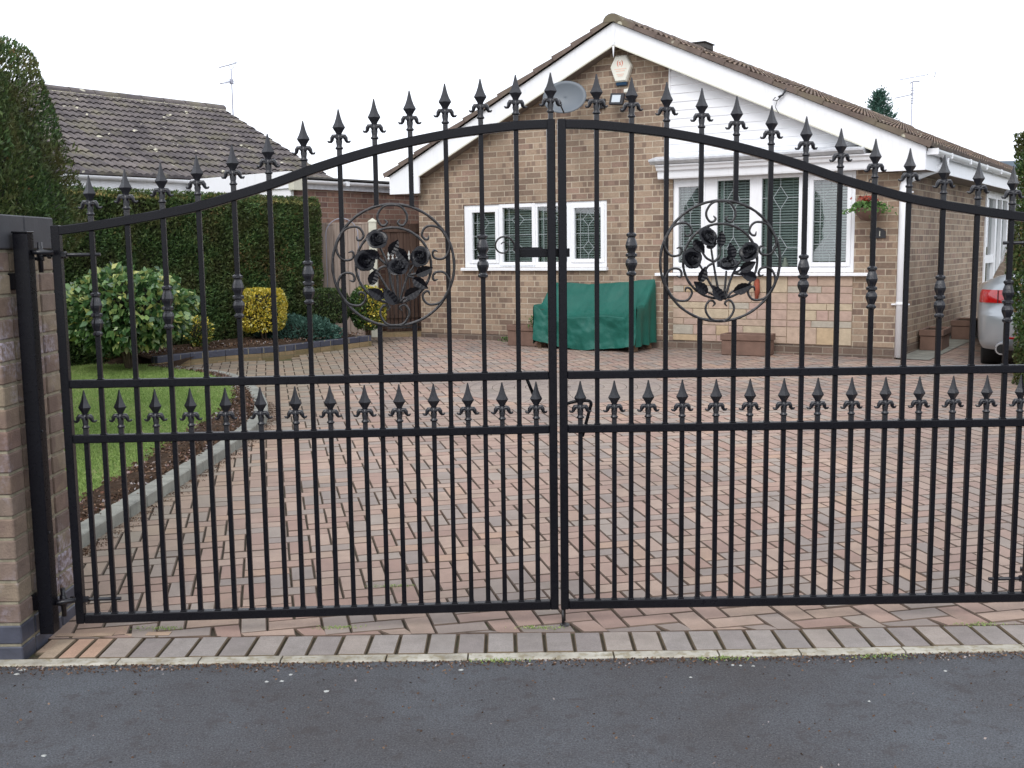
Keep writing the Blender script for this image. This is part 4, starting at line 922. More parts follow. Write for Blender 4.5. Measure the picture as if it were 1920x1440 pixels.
# canopy
b = MB(lambda x, y, z: hp(x, y, z)); X0, X1 = -2.80, -.20
prof = [(-.0, 2.245), (-.12, 2.245), (-.125, 2.262), (-.13, 2.335), (-.165, 2.345), (-.175, 2.375), (-.20, 2.395), (-.20, 2.41), (0, 2.415)]
b.prism([(y, z-.02) for y, z in prof], X0, X1)
hbuild(b, 'window_canopy', M['white'])
b = MB(hp); b.prism([(-.001, 2.398), (-.21, 2.396), (-.265, 2.43), (-.27, 2.452), (-.05, 2.50), (-.001, 2.50)], X0-.055, X1-.12); hbuild(b, 'lead_flashing', M['lead'])
# bargeboards
by0, by1 = -.20, -.17
b = HB()
def barge(xe, sg):
    t = .262
    pts_top = [(AX, AZ), (xe, EZ+.01)]
    b_ = [(AX, AZ), (AX, AZ-t), (xe-sg*.50, roofz(xe-sg*.50)-t+.0), (xe-sg*.50, 2.185), (xe, 2.185), (xe, EZ)]
    return b_
pr_ = barge(ERX-.02, 1); b.extr(pr_ if True else pr_[::-1], by0, by1); pl_ = barge(ELX+.02, -1); b.extr(pl_[::-1], by0, by1)
hbuild(b, 'bargeboard', M['white'])
b = HB(); b.box((AX-.022, by0-.006, AZ-.24), (AX+.022, by0-.001, AZ-.01)); b.poly([(AX-.018, by0-.004, AZ-.24), (AX, by0-.004, AZ-.42), (AX+.018, by0-.004, AZ-.24)]); b.poly([(AX-.018, by0+.004, AZ-.24), (AX, by0+.004, AZ-.42), (AX+.018, by0+.004, AZ-.24)]); hbuild(b, 'ridge_finial', M['white'])
b = HB()   # cream bottom trims + verge soffit
for xe, sg in ((ERX-.02, 1), (ELX+.02, -1)):
    xa = AX; xb_ = xe-sg*.50; za = AZ-.262; zb_ = roofz(xb_)-.262
    q = [(xa, by1, za), (xb_, by1, zb_), (xb_, -.001, zb_), (xa, -.001, za)]; b.poly(q if sg < 0 else q[::-1])
hbuild(b, 'verge_soffit', M['soffit'])
b = HB()
for xe, sg in ((ERX-.02, 1), (ELX+.02, -1)):
    xa = AX; xb_ = xe-sg*.50; za = AZ-.262; zb_ = roofz(xb_)-.262
    q = [(xa, za-.016), (xb_, zb_-.016), (xb_, zb_+.001), (xa, za+.001)]; b.extr(q if sg > 0 else q[::-1], by0-.004, by0+.02); 
hbuild(b, 'bargeboard_trim', M['cream'])
# eaves boxes
b = HB(); b.box((XR+.002, by1+.001, 2.19), (ERX-.03, LEN, 2.205)); b.box((ERX-.03, by0+.001, 2.19), (ERX-.015, LEN, 2.42)); hbuild(b, 'fascia', M['white'])
b = HB(); b.box((XR+.004, by1+.004, 2.186), (ERX-.035, LEN-.1, 2.1895)); hbuild(b, 'soffit', M['soffit'])
b = HB(); b.box((ELX+.02, by1+.001, 2.19), (XL-.002, LEN, 2.2)); b.box((ELX+.02, by0+.031, 2.19), (ELX+.035, LEN, 2.42)); hbuild(b, 'left_fascia', M['white'])
def gutter(b, x, z, y0, y1, r=.055):
    n = 8; rings = []
    for yy in (y0, y1):
        rings.append([b.p((x+r*math.cos(a), yy, z+r*math.sin(a))) for a in [math.pi+math.pi*i/n for i in range(n+1)]]+[b.p((x+(r-.005)*math.cos(a), yy, z+(r-.005)*math.sin(a))) for a in [2*math.pi-math.pi*i/n for i in range(n+1)]])
    m_ = len(rings[0])
    for k in range(m_): b.face([rings[0][k], rings[1][k], rings[1][(k+1) % m_], rings[0][(k+1) % m_]])
    b.face(rings[0]); b.face(rings[1][::-1])
b = HB(); gutter(b, ERX+.045, 2.40, -.14, LEN)
for yy in np.arange(.6, LEN, 1.1): b.box((ERX-.013, yy, 2.345), (ERX+.10, yy+.03, 2.408), None, .004)
b.box((ERX-.01, -.165, 2.345), (ERX+.105, -.141, 2.41)); hbuild(b, 'gutter', M['white'])
# downpipe
b = MB(hp); q = [(ERX+.03, .55, 2.36), (ERX+.03, .55, 2.27), (XR+.05, .0, 2.10), (XR+.035, -.025, 2.04), (XR+.035, -.025, .14)]; q = [Vector(p) for p in q]
dp = []
for i in range(len(q)): dp.append(q[i])
b.tube(dp, .047, 12); 
for z in (1.95, .72): b.tube([(XR+.035, -.025, z), (XR+.035, -.025, z+.035)], .053, 12); b.box((XR-.06, -.04, z+.005), (XR+.13, .0, z+.02))
hbuild(b, 'downpipe', M['white'])
# roof tiles
def tiles(frame, a_len, b_len, xf, mat, name, parent, course=.30, period=.15, amp=.013, seed=3):
    """xf(a,b,h) -> coordinate"""
    rs = random.Random(seed); b = MB(); na = int(a_len/period*6); nc = int(b_len/course+.5); course = b_len/nc; rowsL = []
    def wv(k):
        ph = (k % 6)/6; return amp*(1.2 if ph < .34 else (.0 if ph > .6 else .5))
    for c in range(nc):
        sag = 0
        for e, hh in ((0, .034), (1, .008)):
            bb_ = (c+e)*course-(.012 if e == 0 else -.012*0); rowsL.append([b.p(xf(a_len*k/na, bb_, hh+wv(k)+.0025*noise.noise(Vector((k*.15, c*3.1, e))))) for k in range(na+1)])
    lo = [b.p(xf(a_len*k/na, -.012, 0.0)) for k in range(na+1)]
    for k in range(na): b.face([lo[k], lo[k+1], rowsL[0][k+1], rowsL[0][k]], .1)
    for r in range(len(rowsL)-1):
        off = (r//2) % 2*3; tl = [rs.random() for _ in range(na//12+4)]
        for k in range(na):
            b.face([rowsL[r][k], rowsL[r][k+1], rowsL[r+1][k+1], rowsL[r+1][k]], tl[(k+off)//12] if r % 2 == 0 else .1)
    # verge closing faces
    for side in (0, na):
        for c in range(nc):
            p0 = rowsL[2*c][side]; p1 = rowsL[2*c+1][side]; u = a_len*side/na; q0 = b.p(xf(u, c*course-.012, -.02)); q1 = b.p(xf(u, (c+1)*course, -.02)); b.face([q0, q1, p1, p0], .3)
    return b.build(name, mat, parent)
def rslope(xe, sg):
    ev = Vector((0, 0, 0)); A = Vector((xe, 0, EZ+.005)); Bp = Vector((AX, 0, AZ+.03)); d = Bp-A; L = d.length; d.normalize(); nrm = Vector((sg*d.z, 0, abs(d.x))) if True else None
    nrm = Vector((-d.z*(-1 if d.x < 0 else 1)*1., 0, abs(d.x))); nrm = Vector((d.z*sg, 0, abs(d.x)))
    def xf(a, bb_, h): p = A+d*bb_+nrm*h; return hp(p.x, -.245+a, p.z)
    return xf, L
xf, L = rslope(ERX+.03, 1); tiles(None, LEN+.5, L, xf, M['tile'], 'roof_slope', house, .31, .15, .014, 4)
xf2, L2 = rslope(ELX-.03, -1); tiles(None, LEN+.5, L2, xf2, M['tile'], 'roof_slope', house, .31, .15, .014, 9)
b = HB()
for xe, sg in ((ERX, 1), (ELX, -1)):
    q = [(AX, AZ-.045), (xe, EZ-.05), (xe, EZ-.01), (AX, AZ-.005)]; b.extr(q[::1] if sg > 0 else q[::-1], -.165, LEN)
hbuild(b, 'roof_deck', M['soffit'])
b = MB(hp); y = -.25
while y < LEN+.2:
    n_ = 8; rings = []
    for yy, rr in ((y, .118), (y+.40, .112)): rings.append([b.p((AX+rr*math.cos(a), yy, AZ+.0+rr*.85*math.sin(a))) for a in [math.pi*i/n_ for i in range(n_+1)]])
    t = random.random()
    for k in range(n_): b.face([rings[0][k], rings[1][k], rings[1][k+1], rings[0][k+1]], t)
    b.face(rings[0], .1); b.face(rings[1][::-1], .1); y += .41
hbuild(b, 'ridge_tiles', M['tile'])
b = MB(hp); yv = 2.35; b.box((AX-.10, yv, AZ+.06), (AX+.10, yv+.32, AZ+.135), None, .01); b.box((AX-.12, yv-.02, AZ+.136), (AX+.12, yv+.34, AZ+.155), None, .01); hbuild(b, 'ridge_vent', M['greycap'])
# side door, side window
b = MB(hp); b.box((XR-.06, 5.1, .2), (XR+.02, 5.2, 2.19)); b.box((XR-.06, 5.9, .2), (XR+.02, 6.05, 2.19)); b.box((XR-.06, 6.98, .2), (XR+.02, 7.1, 2.19)); b.box((XR-.06, 5.2, 2.08), (XR+.018, 5.9, 2.19)); b.box((XR-.06, 5.2, .2), (XR+.018, 5.9, .62)); b.box((XR-.06, 6.05, 2.08), (XR+.018, 6.98, 2.19)); b.box((XR-.06, 6.05, .2), (XR+.018, 6.98, .62)); b.box((XR-.05, 5.25, 1.1), (XR+.012, 5.9, 1.22)); b.box((XR-.06, 6.45, .62), (XR+.016, 6.55, 2.08)); dr = hbuild(b, 'side_door', M['white'])
b = MB(hp); b.poly([(XR-.03, 5.2, .62), (XR-.03, 6.98, .62), (XR-.03, 6.98, 2.08), (XR-.03, 5.2, 2.08)]); hbuild(b, 'pane', M['glass'], dr)
b = MB(hp); b.poly([(XR-.3, 4.95, .3), (XR-.3, 7.2, .3), (XR-.3, 7.2, 2.2), (XR-.3, 4.95, 2.2)]); hbuild(b, 'room_interior', M['curtain'], dr)
b = MB(hp); b.box((XR-.05, 7.45, 1.2), (XR+.015, 7.55, 2.2)); b.box((XR-.05, 9.1, 1.2), (XR+.015, 9.2, 2.2)); b.box((XR-.05, 8.3, 1.28), (XR+.015, 8.38, 2.12)); b.box((XR-.05, 7.55, 1.2), (XR+.02, 9.1, 1.28)); b.box((XR-.05, 7.55, 2.12), (XR+.015, 9.1, 2.2)); dw = hbuild(b, 'side_window', M['white'])
b = MB(hp); b.poly([(XR-.02, 7.55, 1.28), (XR-.02, 9.1, 1.28), (XR-.02, 9.1, 2.12), (XR-.02, 7.55, 2.12)]); hbuild(b, 'pane', M['carglass'], dw)
# path strip along the side wall
b = MB(lambda x, y, z: HO+hp(x, y, z)); b.poly([(XR, -.02, gz(12)+.006), (XR+.36, -.02, gz(11.9)+.006), (XR+.36, 11, gz(21)+.006), (XR, 11, gz(21)+.006)]); tag(b.build('side_path', M['kerb']), kind='structure')

# ---- things fixed to the house
def wx(px, py, y): x, z = hf(px, py, y); return x, z
HR_ROT = math.atan2(HX.y, HX.x)
# alarm box
x, z = wx(1164, 128, -.05); al = empty('alarm_box', HO+hp(x, 0, z), HR_ROT); tag(al, 'white six-sided alarm box under the gable peak', 'alarm box')
b = MB(); hexp = [(-.145, .02), (-.075, .155), (.075, .155), (.145, .02), (.075, -.165), (-.075, -.165)]
hs = [(-.138, .02), (-.07, .148), (.07, .148), (.138, .02), (.07, -.158), (-.07, -.158)]
A = [b.p((p[0], -.002, p[1])) for p in hexp]; B_ = [b.p((p[0], -.05, p[1])) for p in hexp]; C_ = [b.p((p[0]*.9, -.07, p[1]*.9)) for p in hexp]
for i in range(6): j = (i+1) % 6; b.face([A[i], A[j], B_[j], B_[i]]); b.face([B_[i], B_[j], C_[j], C_[i]])
b.face(C_); b.build('cover', M['alarmwhite'], al)
b = MB(); b.prism([(-.002, -.167), (-.045, -.167), (-.04, -.20), (-.002, -.21)], -.07, .07); b.build('blue_lens', M['alarmblue'], al)
def textobj(s_, size, mat, parent, loc, rot=(R(90), 0, 0), ext=.0015):
    cu = bpy.data.curves.new('lettering', 'FONT'); cu.body = s_; cu.size = size; cu.align_x = 'CENTER'; cu.align_y = 'CENTER'; cu.extrude = ext; o = bpy.data.objects.new('lettering', cu); me = bpy.data.meshes.new_from_object(o); bpy.data.objects.remove(o); me.materials.clear(); me.materials.append(mat); return link('lettering', me, parent, loc, rot)
textobj('(s)', .085, M['redprint'], al, (-.005, -.0715, .062)); 
b = MB()
for zz, w in ((-.012, .16), (-.035, .12), (-.075, .10), (-.095, .07)): b.box((-w/2, -.0725, zz-.005), (w/2, -.0705, zz+.005))
b.build('faded_print', M['faintprint'], al)
# satellite dish
x, z = wx(1056, 183, -.42); sd = empty('satellite_dish', HO+hp(-3.62, 0, 3.20), HR_ROT); tag(sd, 'grey oval satellite dish on the gable wall', 'satellite dish')
b = MB(); dc = Vector((x+3.62, -.42, z-3.20)); vd = (CAM-(HO+hp(x, -.42, z))); 
# dish disc facing roughly left/towards the road
dn = Matrix.Rotation(-HR_ROT, 3, 'Z') @ Vector((-.25, -.96, .22)).normalized(); dn.normalize(); dxv = dn.cross(Vector((0, 0, 1))).normalized(); dxv = -dxv; dyv = dn.cross(dxv).normalized(); 
if dyv.z < 0: dyv = -dyv
rings = []
for k in range(7):
    r_ = max(.02, k/6); rings.append([b.p(dc+dxv*(.275*r_*math.cos(a))+dyv*(.205*r_*math.sin(a))+dn*(.05*r_*r_-.03)) for a in [2*math.pi*i/28 for i in range(28)]])
bk = [[b.p(dc+dxv*(.278*r_*math.cos(a))+dyv*(.208*r_*math.sin(a))+dn*(.05*r_*r_-.036)) for a in [2*math.pi*i/28 for i in range(28)]] for r_ in (.05, .5, 1.)]
for S in (rings, bk):
    for k in range(len(S)-1):
        for i in range(28): b.face([S[k][i], S[k][(i+1) % 28], S[k+1][(i+1) % 28], S[k+1][i]], None, True)
b.face(rings[0]); b.face(bk[0])
for i in range(28): b.face([rings[-1][i], rings[-1][(i+1) % 28], bk[-1][(i+1) % 28], bk[-1][i]])
b.build('reflector', M['dish'], sd)
b = MB(); b.tube([tuple(dc-dn*.05), (dc.x*.4, -.16, dc.z-.02), (0, -.03, 0)], .016, 8); b.box((-.06, -.03, -.06), (.06, -.001, .06), None, .004); b.build('wall_bracket', M['blackplastic'], sd)
b = MB(); foot = dc-dyv*.2; lp_ = dc+dn*.30-dyv*.17; b.tube([tuple(foot), tuple(lp_)], .009, 6); b.tube([tuple(lp_-dn*.03), tuple(lp_+dn*.03)], .024, 10); b.build('receiver_arm', M['blackplastic'], sd)
# floodlight
x, z = wx(1157, 186, -.16); fl = empty('floodlight', HO+hp(x, -.16, z), HR_ROT-.15); tag(fl, 'small black floodlight with sensor beside the satellite dish', 'floodlight')
b = MB(); b.box((-.10, -.02, -.072), (.10, .02, .072), None, .006); body = b.build('housing', M['blackplastic'], fl, rot=(R(-12), R(5), 0)); b = MB(); b.box((-.062, -.026, -.045), (.062, -.0205, .045)); b.build('lens', M['lens'], body)
b = MB(); b.tube([(.09, .02, 0), (.13, .12, -.02), (.13, .155, -.02)], .012, 6); b.box((.09, .12, -.06), (.17, .158, .05), None, .004); b.build('bracket', M['blackplastic'], fl); b = MB(); b.lathe([(.018, -.03), (.028, -.02), (.028, .01), (.02, .02)], 12, (.06, .03, -.13)); b.tube([(.06, .03, -.12), (.09, .06, -.06)], .008, 6); b.build('sensor', M['blackplastic'], fl)
b = MB(); b.box((.03, .10, .085), (.12, .158, .13), None, .004); b.build('junction_box', M['alarmwhite'], fl)
# loose cable clip on bargeboard
x, z = wx(1468, 178, -.23); cb = MB(); cb.tube([(0, 0, 0), (-.06, -.01, -.06), (-.11, -.01, -.05), (-.08, -.01, -.02)], .006, 5); cb.tube([(.04, 0, .07), (0, 0, 0), (-.05, 0, -.02)], .012, 6); cb.tube([(-.06, -.01, -.06), (-.08, -.01, -.13), (-.04, -.01, -.2)], .004, 5)
tag(cb.build('cable', M['blackplastic'], None, HO+hp(x, -.235, z), (0, 0, HR_ROT)), 'short loose black cable hanging over the right bargeboard', 'cable')
# hanging basket
x, z = wx(1628, 392, -.2); hb = empty('hanging_basket', HO+hp(x, -.2, z), HR_ROT); tag(hb, 'round brown hanging basket of red flowers by the window', 'hanging basket')
b = MB(); b.lathe([(.02, -.13), (.08, -.11), (.125, -.06), (.15, 0.), (.15, .012), (.13, .012), (.11, -.01)], 18); b.build('bowl', M['trough'], hb)
n = 700; P = np.stack([rng.normal(0, .10, n), rng.normal(0, .10, n), rng.uniform(.0, .08, n)], 1); P[:, 2] -= .5*np.maximum(0, np.hypot(P[:, 0], P[:, 1])-.14); link('foliage', leafmesh('foliage', P, np.tile([0, 0, .5], (n, 1)), .04, .6, M['basketleaf'], rng.random(n)), hb)
n = 70; P = np.stack([rng.normal(-.03, .05, n), rng.normal(0, .05, n), rng.uniform(.09, .14, n)], 1); link('blossom', leafmesh('blossom', P, np.tile([0, 0, .3], (n, 1)), .035, .9, M['flower'], rng.random(n)), hb)
b = MB(); 
for a in (0, 2.1, 4.2): b.tube([(.14*math.cos(a), .14*math.sin(a), 0), (0, 0, .30)], .0025, 4)
b.tube([(0, 0, .30), (0, .06, .33), (0, .198, .33)], .006, 6); b.tube([(0, .198, .36), (0, .198, .12)], .006, 6); b.build('chain', M['blackplastic'], hb)
# house number plaque
x, z = wx(1646, 438, -.012); nb = empty('house_number', HO+hp(x, -.002, z), HR_ROT); tag(nb, 'small dark arched plaque numbered 11 under the hanging basket', 'number plaque')
b = MB(); b.extr([(-.085, -.05), (.085, -.05), (.085, .02), (.05, .05), (0, .07), (-.05, .05), (-.085, .02)], -.018, 0); b.build('plaque', M['blackplastic'], nb); textobj('11', .085, M['cream'], nb, (0, -.020, -.004))
# hook ornament below sill
x, z = wx(1418, 540, -.05); b = MB(); b.tube([(0, 0, .10), (.005, -.03, .04), (.012, -.035, -.04), (0, -.02, -.12), (-.015, -.015, -.14)], [.028, .034, .032, .02, .008], 8); tag(b.build('wall_ornament', M['terracotta'], None, HO+hp(x, -.02, z), (0, 0, HR_ROT)), 'slim red-brown ornament hanging below the wide window sill', 'ornament')
# troughs
def trough(x0, x1, y0, y1, label, plant=False, h=.25):
    P = HO+hp((x0+x1)/2, (y0+y1)/2, 0); z = gz(P.y); g = empty('planter', (P.x, P.y, z), HR_ROT); tag(g, label, 'planter', 'brown garden troughs'); w = (x1-x0)/2; d = (y1-y0)/2
    b = MB(); b.box((-w, -d, 0), (w, d, h-.075), None, .008); b.box((-w-.012, -d-.012, h-.075), (w+.012, -d+.02, h), None, .006); b.box((-w-.012, d-.02, h-.075), (w+.012, d+.012, h), None, .006); b.box((-w-.012, -d+.02, h-.075), (-w+.02, d-.02, h), None, .006); b.box((w-.02, -d+.02, h-.075), (w+.012, d-.02, h), None, .006); b.build('trough', M['trough'], g)
    b = MB(); b.box((-w+.02, -d+.02, h-.074), (w-.02, d-.02, h-.02)); b.build('compost', M['soil'], g)
    if plant: 
        n = 420; P = np.stack([rng.normal(w*.6, .06, n), rng.normal(-d*.6, .05, n), rng.uniform(h-.02, h+.13, n)], 1); link('foliage', leafmesh('foliage', P, np.tile([0, 0, .8], (n, 1)), .05, .35, M['basketleaf'], rng.random(n)), g)
    return g
trough(-4.73, -4.16, -.50, -.2, 'long brown trough beside the covered bench with a small fern', True, .27)
trough(-1.86, -1.31, -.40, -.12, 'brown trough on the paving below the wide window')
trough(.05, .30, .97, 1.55, 'brown trough by the side wall nearest the downpipe')
trough(.11, .37, 2.48, 3.1, 'brown trough by the side wall nearest the car')
# weed at wall foot
P = HO+hp(-4.98, -.05, 0); n = 120; Q = np.stack([rng.normal(0, .05, n), rng.normal(0, .03, n), rng.uniform(0, .06, n)], 1); o = link('weed', leafmesh('weed', Q, np.tile([0, 0, .8], (n, 1)), .04, .35, M['basketleaf'], rng.random(n))); o.location = (P.x, P.y, gz(P.y)); tag(o, 'small green weed at the foot of the house wall', 'weed')

# ================================================================== BENCH AND COVER
bx0, bx1, by_f, by_b = -4.24, -2.86, -.60, -.10
BP = HO+hp((bx0+bx1)/2, (by_f+by_b)/2, 0); bz = gz(BP.y); bn = empty('garden_bench', (BP.x, BP.y, bz), HR_ROT); tag(bn, 'wooden garden bench hidden under the green cover, feet showing', 'bench')
hw = (bx1-bx0)/2; hd = (by_b-by_f)/2
for sx in (-1, 1):
    for sy, zt in ((-1, .47), (1, .69)):
        b = MB(); b.box((sx*(hw-.03)-.028, sy*(hd-.04)-.028, 0), (sx*(hw-.03)+.028, sy*(hd-.04)+.028, zt), None, .004); b.build('leg', M['wood'], bn)
    b = MB(); b.box((sx*(hw-.03)-.035, -hd, .47), (sx*(hw-.03)+.035, hd-.07, .49)); b.build('armrest', M['wood'], bn)
b = MB(); b.box((-hw+.06, -hd+.05, .30), (hw-.06, hd-.08, .33)); b.build('seat', M['wood'], bn); b = MB(); b.box((-hw+.06, hd-.045, .38), (hw-.06, hd-.03, .69)); b.build('backrest', M['wood'], bn)
b = MB(); NU, NV = 72, 56
def cov(u, v):
    """u -1..1 across, v 0 back top .. 1 front hem"""
    side = abs(u); x = u*(hw+.02); arm = max(0, (side-.80)/.20); arm = min(1, arm)**.7 if arm > 0 else 0
    mid = 1-arm
    if v < .04: y = hd+.02; z = .30+.60*v/.04 if False else .93-.01*(1-v/.04)
    sag = .035*math.cos(u*math.pi/2*1.1)
    lean = .02*u
    zb_ = .925-sag*.9+lean
    if v < .5:
        t = v/.5; y = hd+.02-t*(2*hd+.05)*(1 if arm else .94)
        zs_ = (.50+.015*math.sin(u*5))
        zarm = .655-.015*t
        e = t**(.75)
        zc = zb_+(zs_-zb_)*(math.sin(min(1, t*1.12)*math.pi/2)**1.15)
        za = zb_+(zarm-zb_)*min(1, t*1.55)**.8
        z = zc*mid+za*arm
    else:
        t = (v-.5)/.5; y = -hd-.03*(1 if arm else .55)-(.03*math.sin(u*7+1)+.010*math.sin(u*19))*t*(1-.3*arm)-.02*t
        z0_ = (.50+.015*math.sin(u*5))*mid+(.64)*arm; z1_ = .185-.095*math.cos(u*1.5)+.01*math.sin(u*6)-.01*u
        z = z0_+(z1_-z0_)*t
    n_ = noise.noise(Vector((u*3.2+v*2.2, v*5-u*1.8, 1.3)))*.03+noise.noise(Vector((u*9-v*6, v*10+u*5, 4.)))*.012+.012*math.sin((u*6+v*9)+3*noise.noise(Vector((u*2, v*2, 0))))*.6
    return Vector((x, y-n_*.9, z+n_*.45))
g_ = [[b.p(cov(-1+2*i/NU, j/NV)) for i in range(NU+1)] for j in range(NV+1)]
for j in range(NV):
    for i in range(NU): b.face([g_[j][i], g_[j+1][i], g_[j+1][i+1], g_[j][i+1]], None, True)
for sgn, ii in ((-1, 0), (1, NU)):   # side drapes
    pr2 = []
    for j in range(NV//2+1):
        top = cov(sgn*1., j/NV); col_ = []
        for k in range(12):
            t = k/11; col_.append(b.p((top.x+sgn*(.012+.02*math.sin(j*.55+1)*t), top.y-(.03*t if j == NV//2 else 0), top.z+(.155-top.z+.01*math.sin(j*.4))*t)) if k else g_[j][ii])
        pr2.append(col_)
    for j in range(len(pr2)-1):
        for k in range(11):
            q = [pr2[j][k], pr2[j][k+1], pr2[j+1][k+1], pr2[j+1][k]]; b.face(q if sgn < 0 else q[::-1], None, True)
o = b.build('bench_cover', M['green'], None, (BP.x, BP.y, bz-.085), (0, 0, HR_ROT)); tag(o, 'creased dark green waterproof cover draped over the bench', 'cover')

# ================================================================== SIDE GATE, FENCE, POST
def panel_between(A, B_, z0, z1, name, mat, parent, bw_=.1, th=.02):
    d = (B_-A); d.z = 0; L = d.length; d.normalize(); nn = Vector((d.y, -d.x, 0)); n_ = max(1, int(L/bw_)); w = L/n_; b = MB(lambda x, y, z: d*x+nn*y+Vector((0, 0, z)))
    for i in range(n_): b.box((i*w+.002, 0 if i % 2 else .008, z0), ((i+1)*w-.002, th if i % 2 else th+.008, z1+random.uniform(-.003, .003)), None, .003)
    return b.build(name, mat, parent)
FA = Vector((-2.72, 15.35, 0)); FB = D(694, 500, 15.35); FB.z = 0; zf = D(650, 421, 15.35).z
fe = empty('fence', FA); tag(fe, 'grey close-boarded timber fence panel between the hedge and pale post', 'fence'); z0 = gz(15.3)
o = panel_between(FA, FB, z0+.02, zf, 'boards', M['timber'], fe, .095)
b = MB(); d = FB-FA; b.box((0, -.03, zf), (d.length, .04, zf+.03)); b.build('capping_rail', M['timber'], fe)
P = D(701, 500, 15.30); zp = D(701, 412, 15.3).z
b = MB(); b.box((-.055, -.055, 0), (.055, .055, zp-z0-.04), None, .006); b.lathe([(.085, zp-z0-.04), (.085, zp-z0-.02), (.001, zp-z0+.025)], 4, rot=math.pi/4, smooth=False); tag(b.build('fence_post', M['postcream'], None, (P.x, 15.30, z0)), 'pale concrete fence post with pointed cap left of the side gate', 'post')
SA = D(722, 520, 15.55); SB = D(793, 520, 15.75); SA.z = SB.z = 0; sgz = gz(15.6); zt = D(755, 419, 15.6).z
sgt = empty('side_gate', SA+Vector((0, 0, 0))); tag(sgt, 'dark brown boarded side gate with a row of pale spikes', 'gate')
o = panel_between(SA, SB, sgz+.03, zt, 'boards', M['gatewood'], sgt, .085)
d = (SB-SA).normalized(); nn = Vector((d.y, -d.x, 0)); b = MB(lambda x, y, z: d*x+nn*y+Vector((0, 0, z)))
for z in (sgz+.25, sgz+1.0, zt-.12): b.box((0, .03, z), ((SB-SA).length, .045, z+.06))
b.build('ledge', M['gatewood'], sgt)
Lg = (SB-SA).length
b = MB(lambda x, y, z: d*x+nn*y+Vector((0, 0, z))); zsp = D(755, 472, 15.5).z
for i in range(9):
    x = .04+i*(Lg-.08)/8; b.tube([(x, .08, sgz+.08), (x, .08, zsp-.12)], .006, 5)
b.box((0, .072, sgz+1.02), (Lg, .09, sgz+1.045)); b.box((0, .072, sgz+.1), (Lg, .09, sgz+.12)); b.build('railings', M['blackplastic'], sgt)
for i in range(9):
    x = .04+i*(Lg-.08)/8; b = MB(lambda a, y, z: d*(a+x)+nn*(y+.08)+Vector((0, 0, z))); b.lathe([(.006, zsp-.12), (.018, zsp-.10), (.008, zsp-.07), (.02, zsp-.05), (.001, zsp+.02)], 6, smooth=False); b.build('spike', M['whitespike'], sgt)
# threshold step
b = MB(); b.slab([xy(SA+Vector((-.1, -.25, 0))), xy(SB+Vector((.0, -.45, 0))), xy(SB+Vector((.15, .1, 0))), xy(SA+Vector((-.1, .15, 0)))], sgz-.02, sgz+.05); tag(b.build('gate_step', M['tanbrick']), kind='structure')
# hoop
c = D(641, 440, 15.1); b = MB(); r_ = .225; pts = [(r_*math.cos(a), 0, r_*math.sin(a)) for a in [math.pi*i/16 for i in range(17)]]; pts = [(r_, 0, -1.2)]+pts+[(-r_, 0, -1.2)]; b.tube(pts, .006, 6); tag(b.build('garden_hoop', M['alu'], None, (c.x, 15.1, c.z)), 'thin wire garden hoop standing against the timber fence', 'garden hoop')

# ================================================================== NEIGHBOUR HOUSE
ND = Vector((.627, .779, 0)).normalized(); NB = Vector((-.779, .627, 0)).normalized()
E1 = Vector((-2.87, 18.8, 2.5)); nb_ = empty('neighbour_house', (E1.x, E1.y, 0)); tag(nb_, 'neighbouring bungalow with grey ribbed roof tiles beyond the hedge', 'house')
rise = 1.6; run = 3.33; sl = math.hypot(rise, run); up = (NB*run+Vector((0, 0, rise)))/sl; nr = (Vector((0, 0, run))-NB*rise)/sl
LN = 12.5
tiles(None, LN, sl, lambda a, bb_, h: -ND*(LN-a)+up*bb_+nr*h+Vector((0, 0, 2.52)), M['tilegrey'], 'roof_slope', nb_, .27, .118, .018, 12)
b = MB(); rt = up*sl+Vector((0, 0, 2.52)); bk_ = rt+NB*run*.9-Vector((0, 0, rise*.9)); b.poly([rt+nr*.02, rt-ND*LN+nr*.02, bk_-ND*LN, bk_]); b.build('rear_slope', M['tilegrey'], nb_)
b = MB(lambda x, y, z: ND*x+NB*y+Vector((0, 0, z))); b.box((-LN+.3, .35, 0), (-.25, run*1.9, 2.45)); b.extr([(0, 0)]*0+[(-.3, 2.45), (-.25, 2.45), (-.25, 2.46)], .3, .31) if False else None
b.poly([(-.25, .35, 2.45), (-.25, run*1.9, 2.45), (-.25, run, 4.05)]); b.build('wall', M['nbrick'], nb_)
b = MB(); k = 0; L_ = 0
while L_ < LN:
    ring = []; c0 = rt-ND*(L_); c1 = rt-ND*(L_+.43)
    for cc_, rr in ((c0, .12), (c1, .125)): ring.append([b.p(cc_+NB*(rr*math.cos(a))+Vector((0, 0, rr*.75*math.sin(a)+.0))) for a in [math.pi*i/8 for i in range(9)]])
    for i in range(8): b.face([ring[0][i], ring[0][i+1], ring[1][i+1], ring[1][i]], random.random())
    b.face(ring[0]); b.face(ring[1][::-1]); L_ += .45
b.build('ridge_tiles', M['tilegrey'], nb_)
b = MB(); c0 = rt-up*.13+nr*.035; b.poly([c0-ND*LN, c0, c0+up*.10+nr*.05, c0+up*.10+nr*.05-ND*LN]); b.build('ridge_mortar', M['concrete'], nb_)
b = MB(lambda x, y, z: ND*x+NB*y+Vector((0, 0, z))); b.box((-LN, .0, 2.27), (0, .02, 2.46)); b.box((-LN, .02, 2.25), (0, .35, 2.269)); b.build('fascia', M['white'], nb_)
b = MB(lambda x, y, z: NB*x*1+ND*y+Vector((0, 0, z))); gutter(b, -.062, 2.49, -LN, -.0, .055); b.build('gutter', M['white'], nb_)
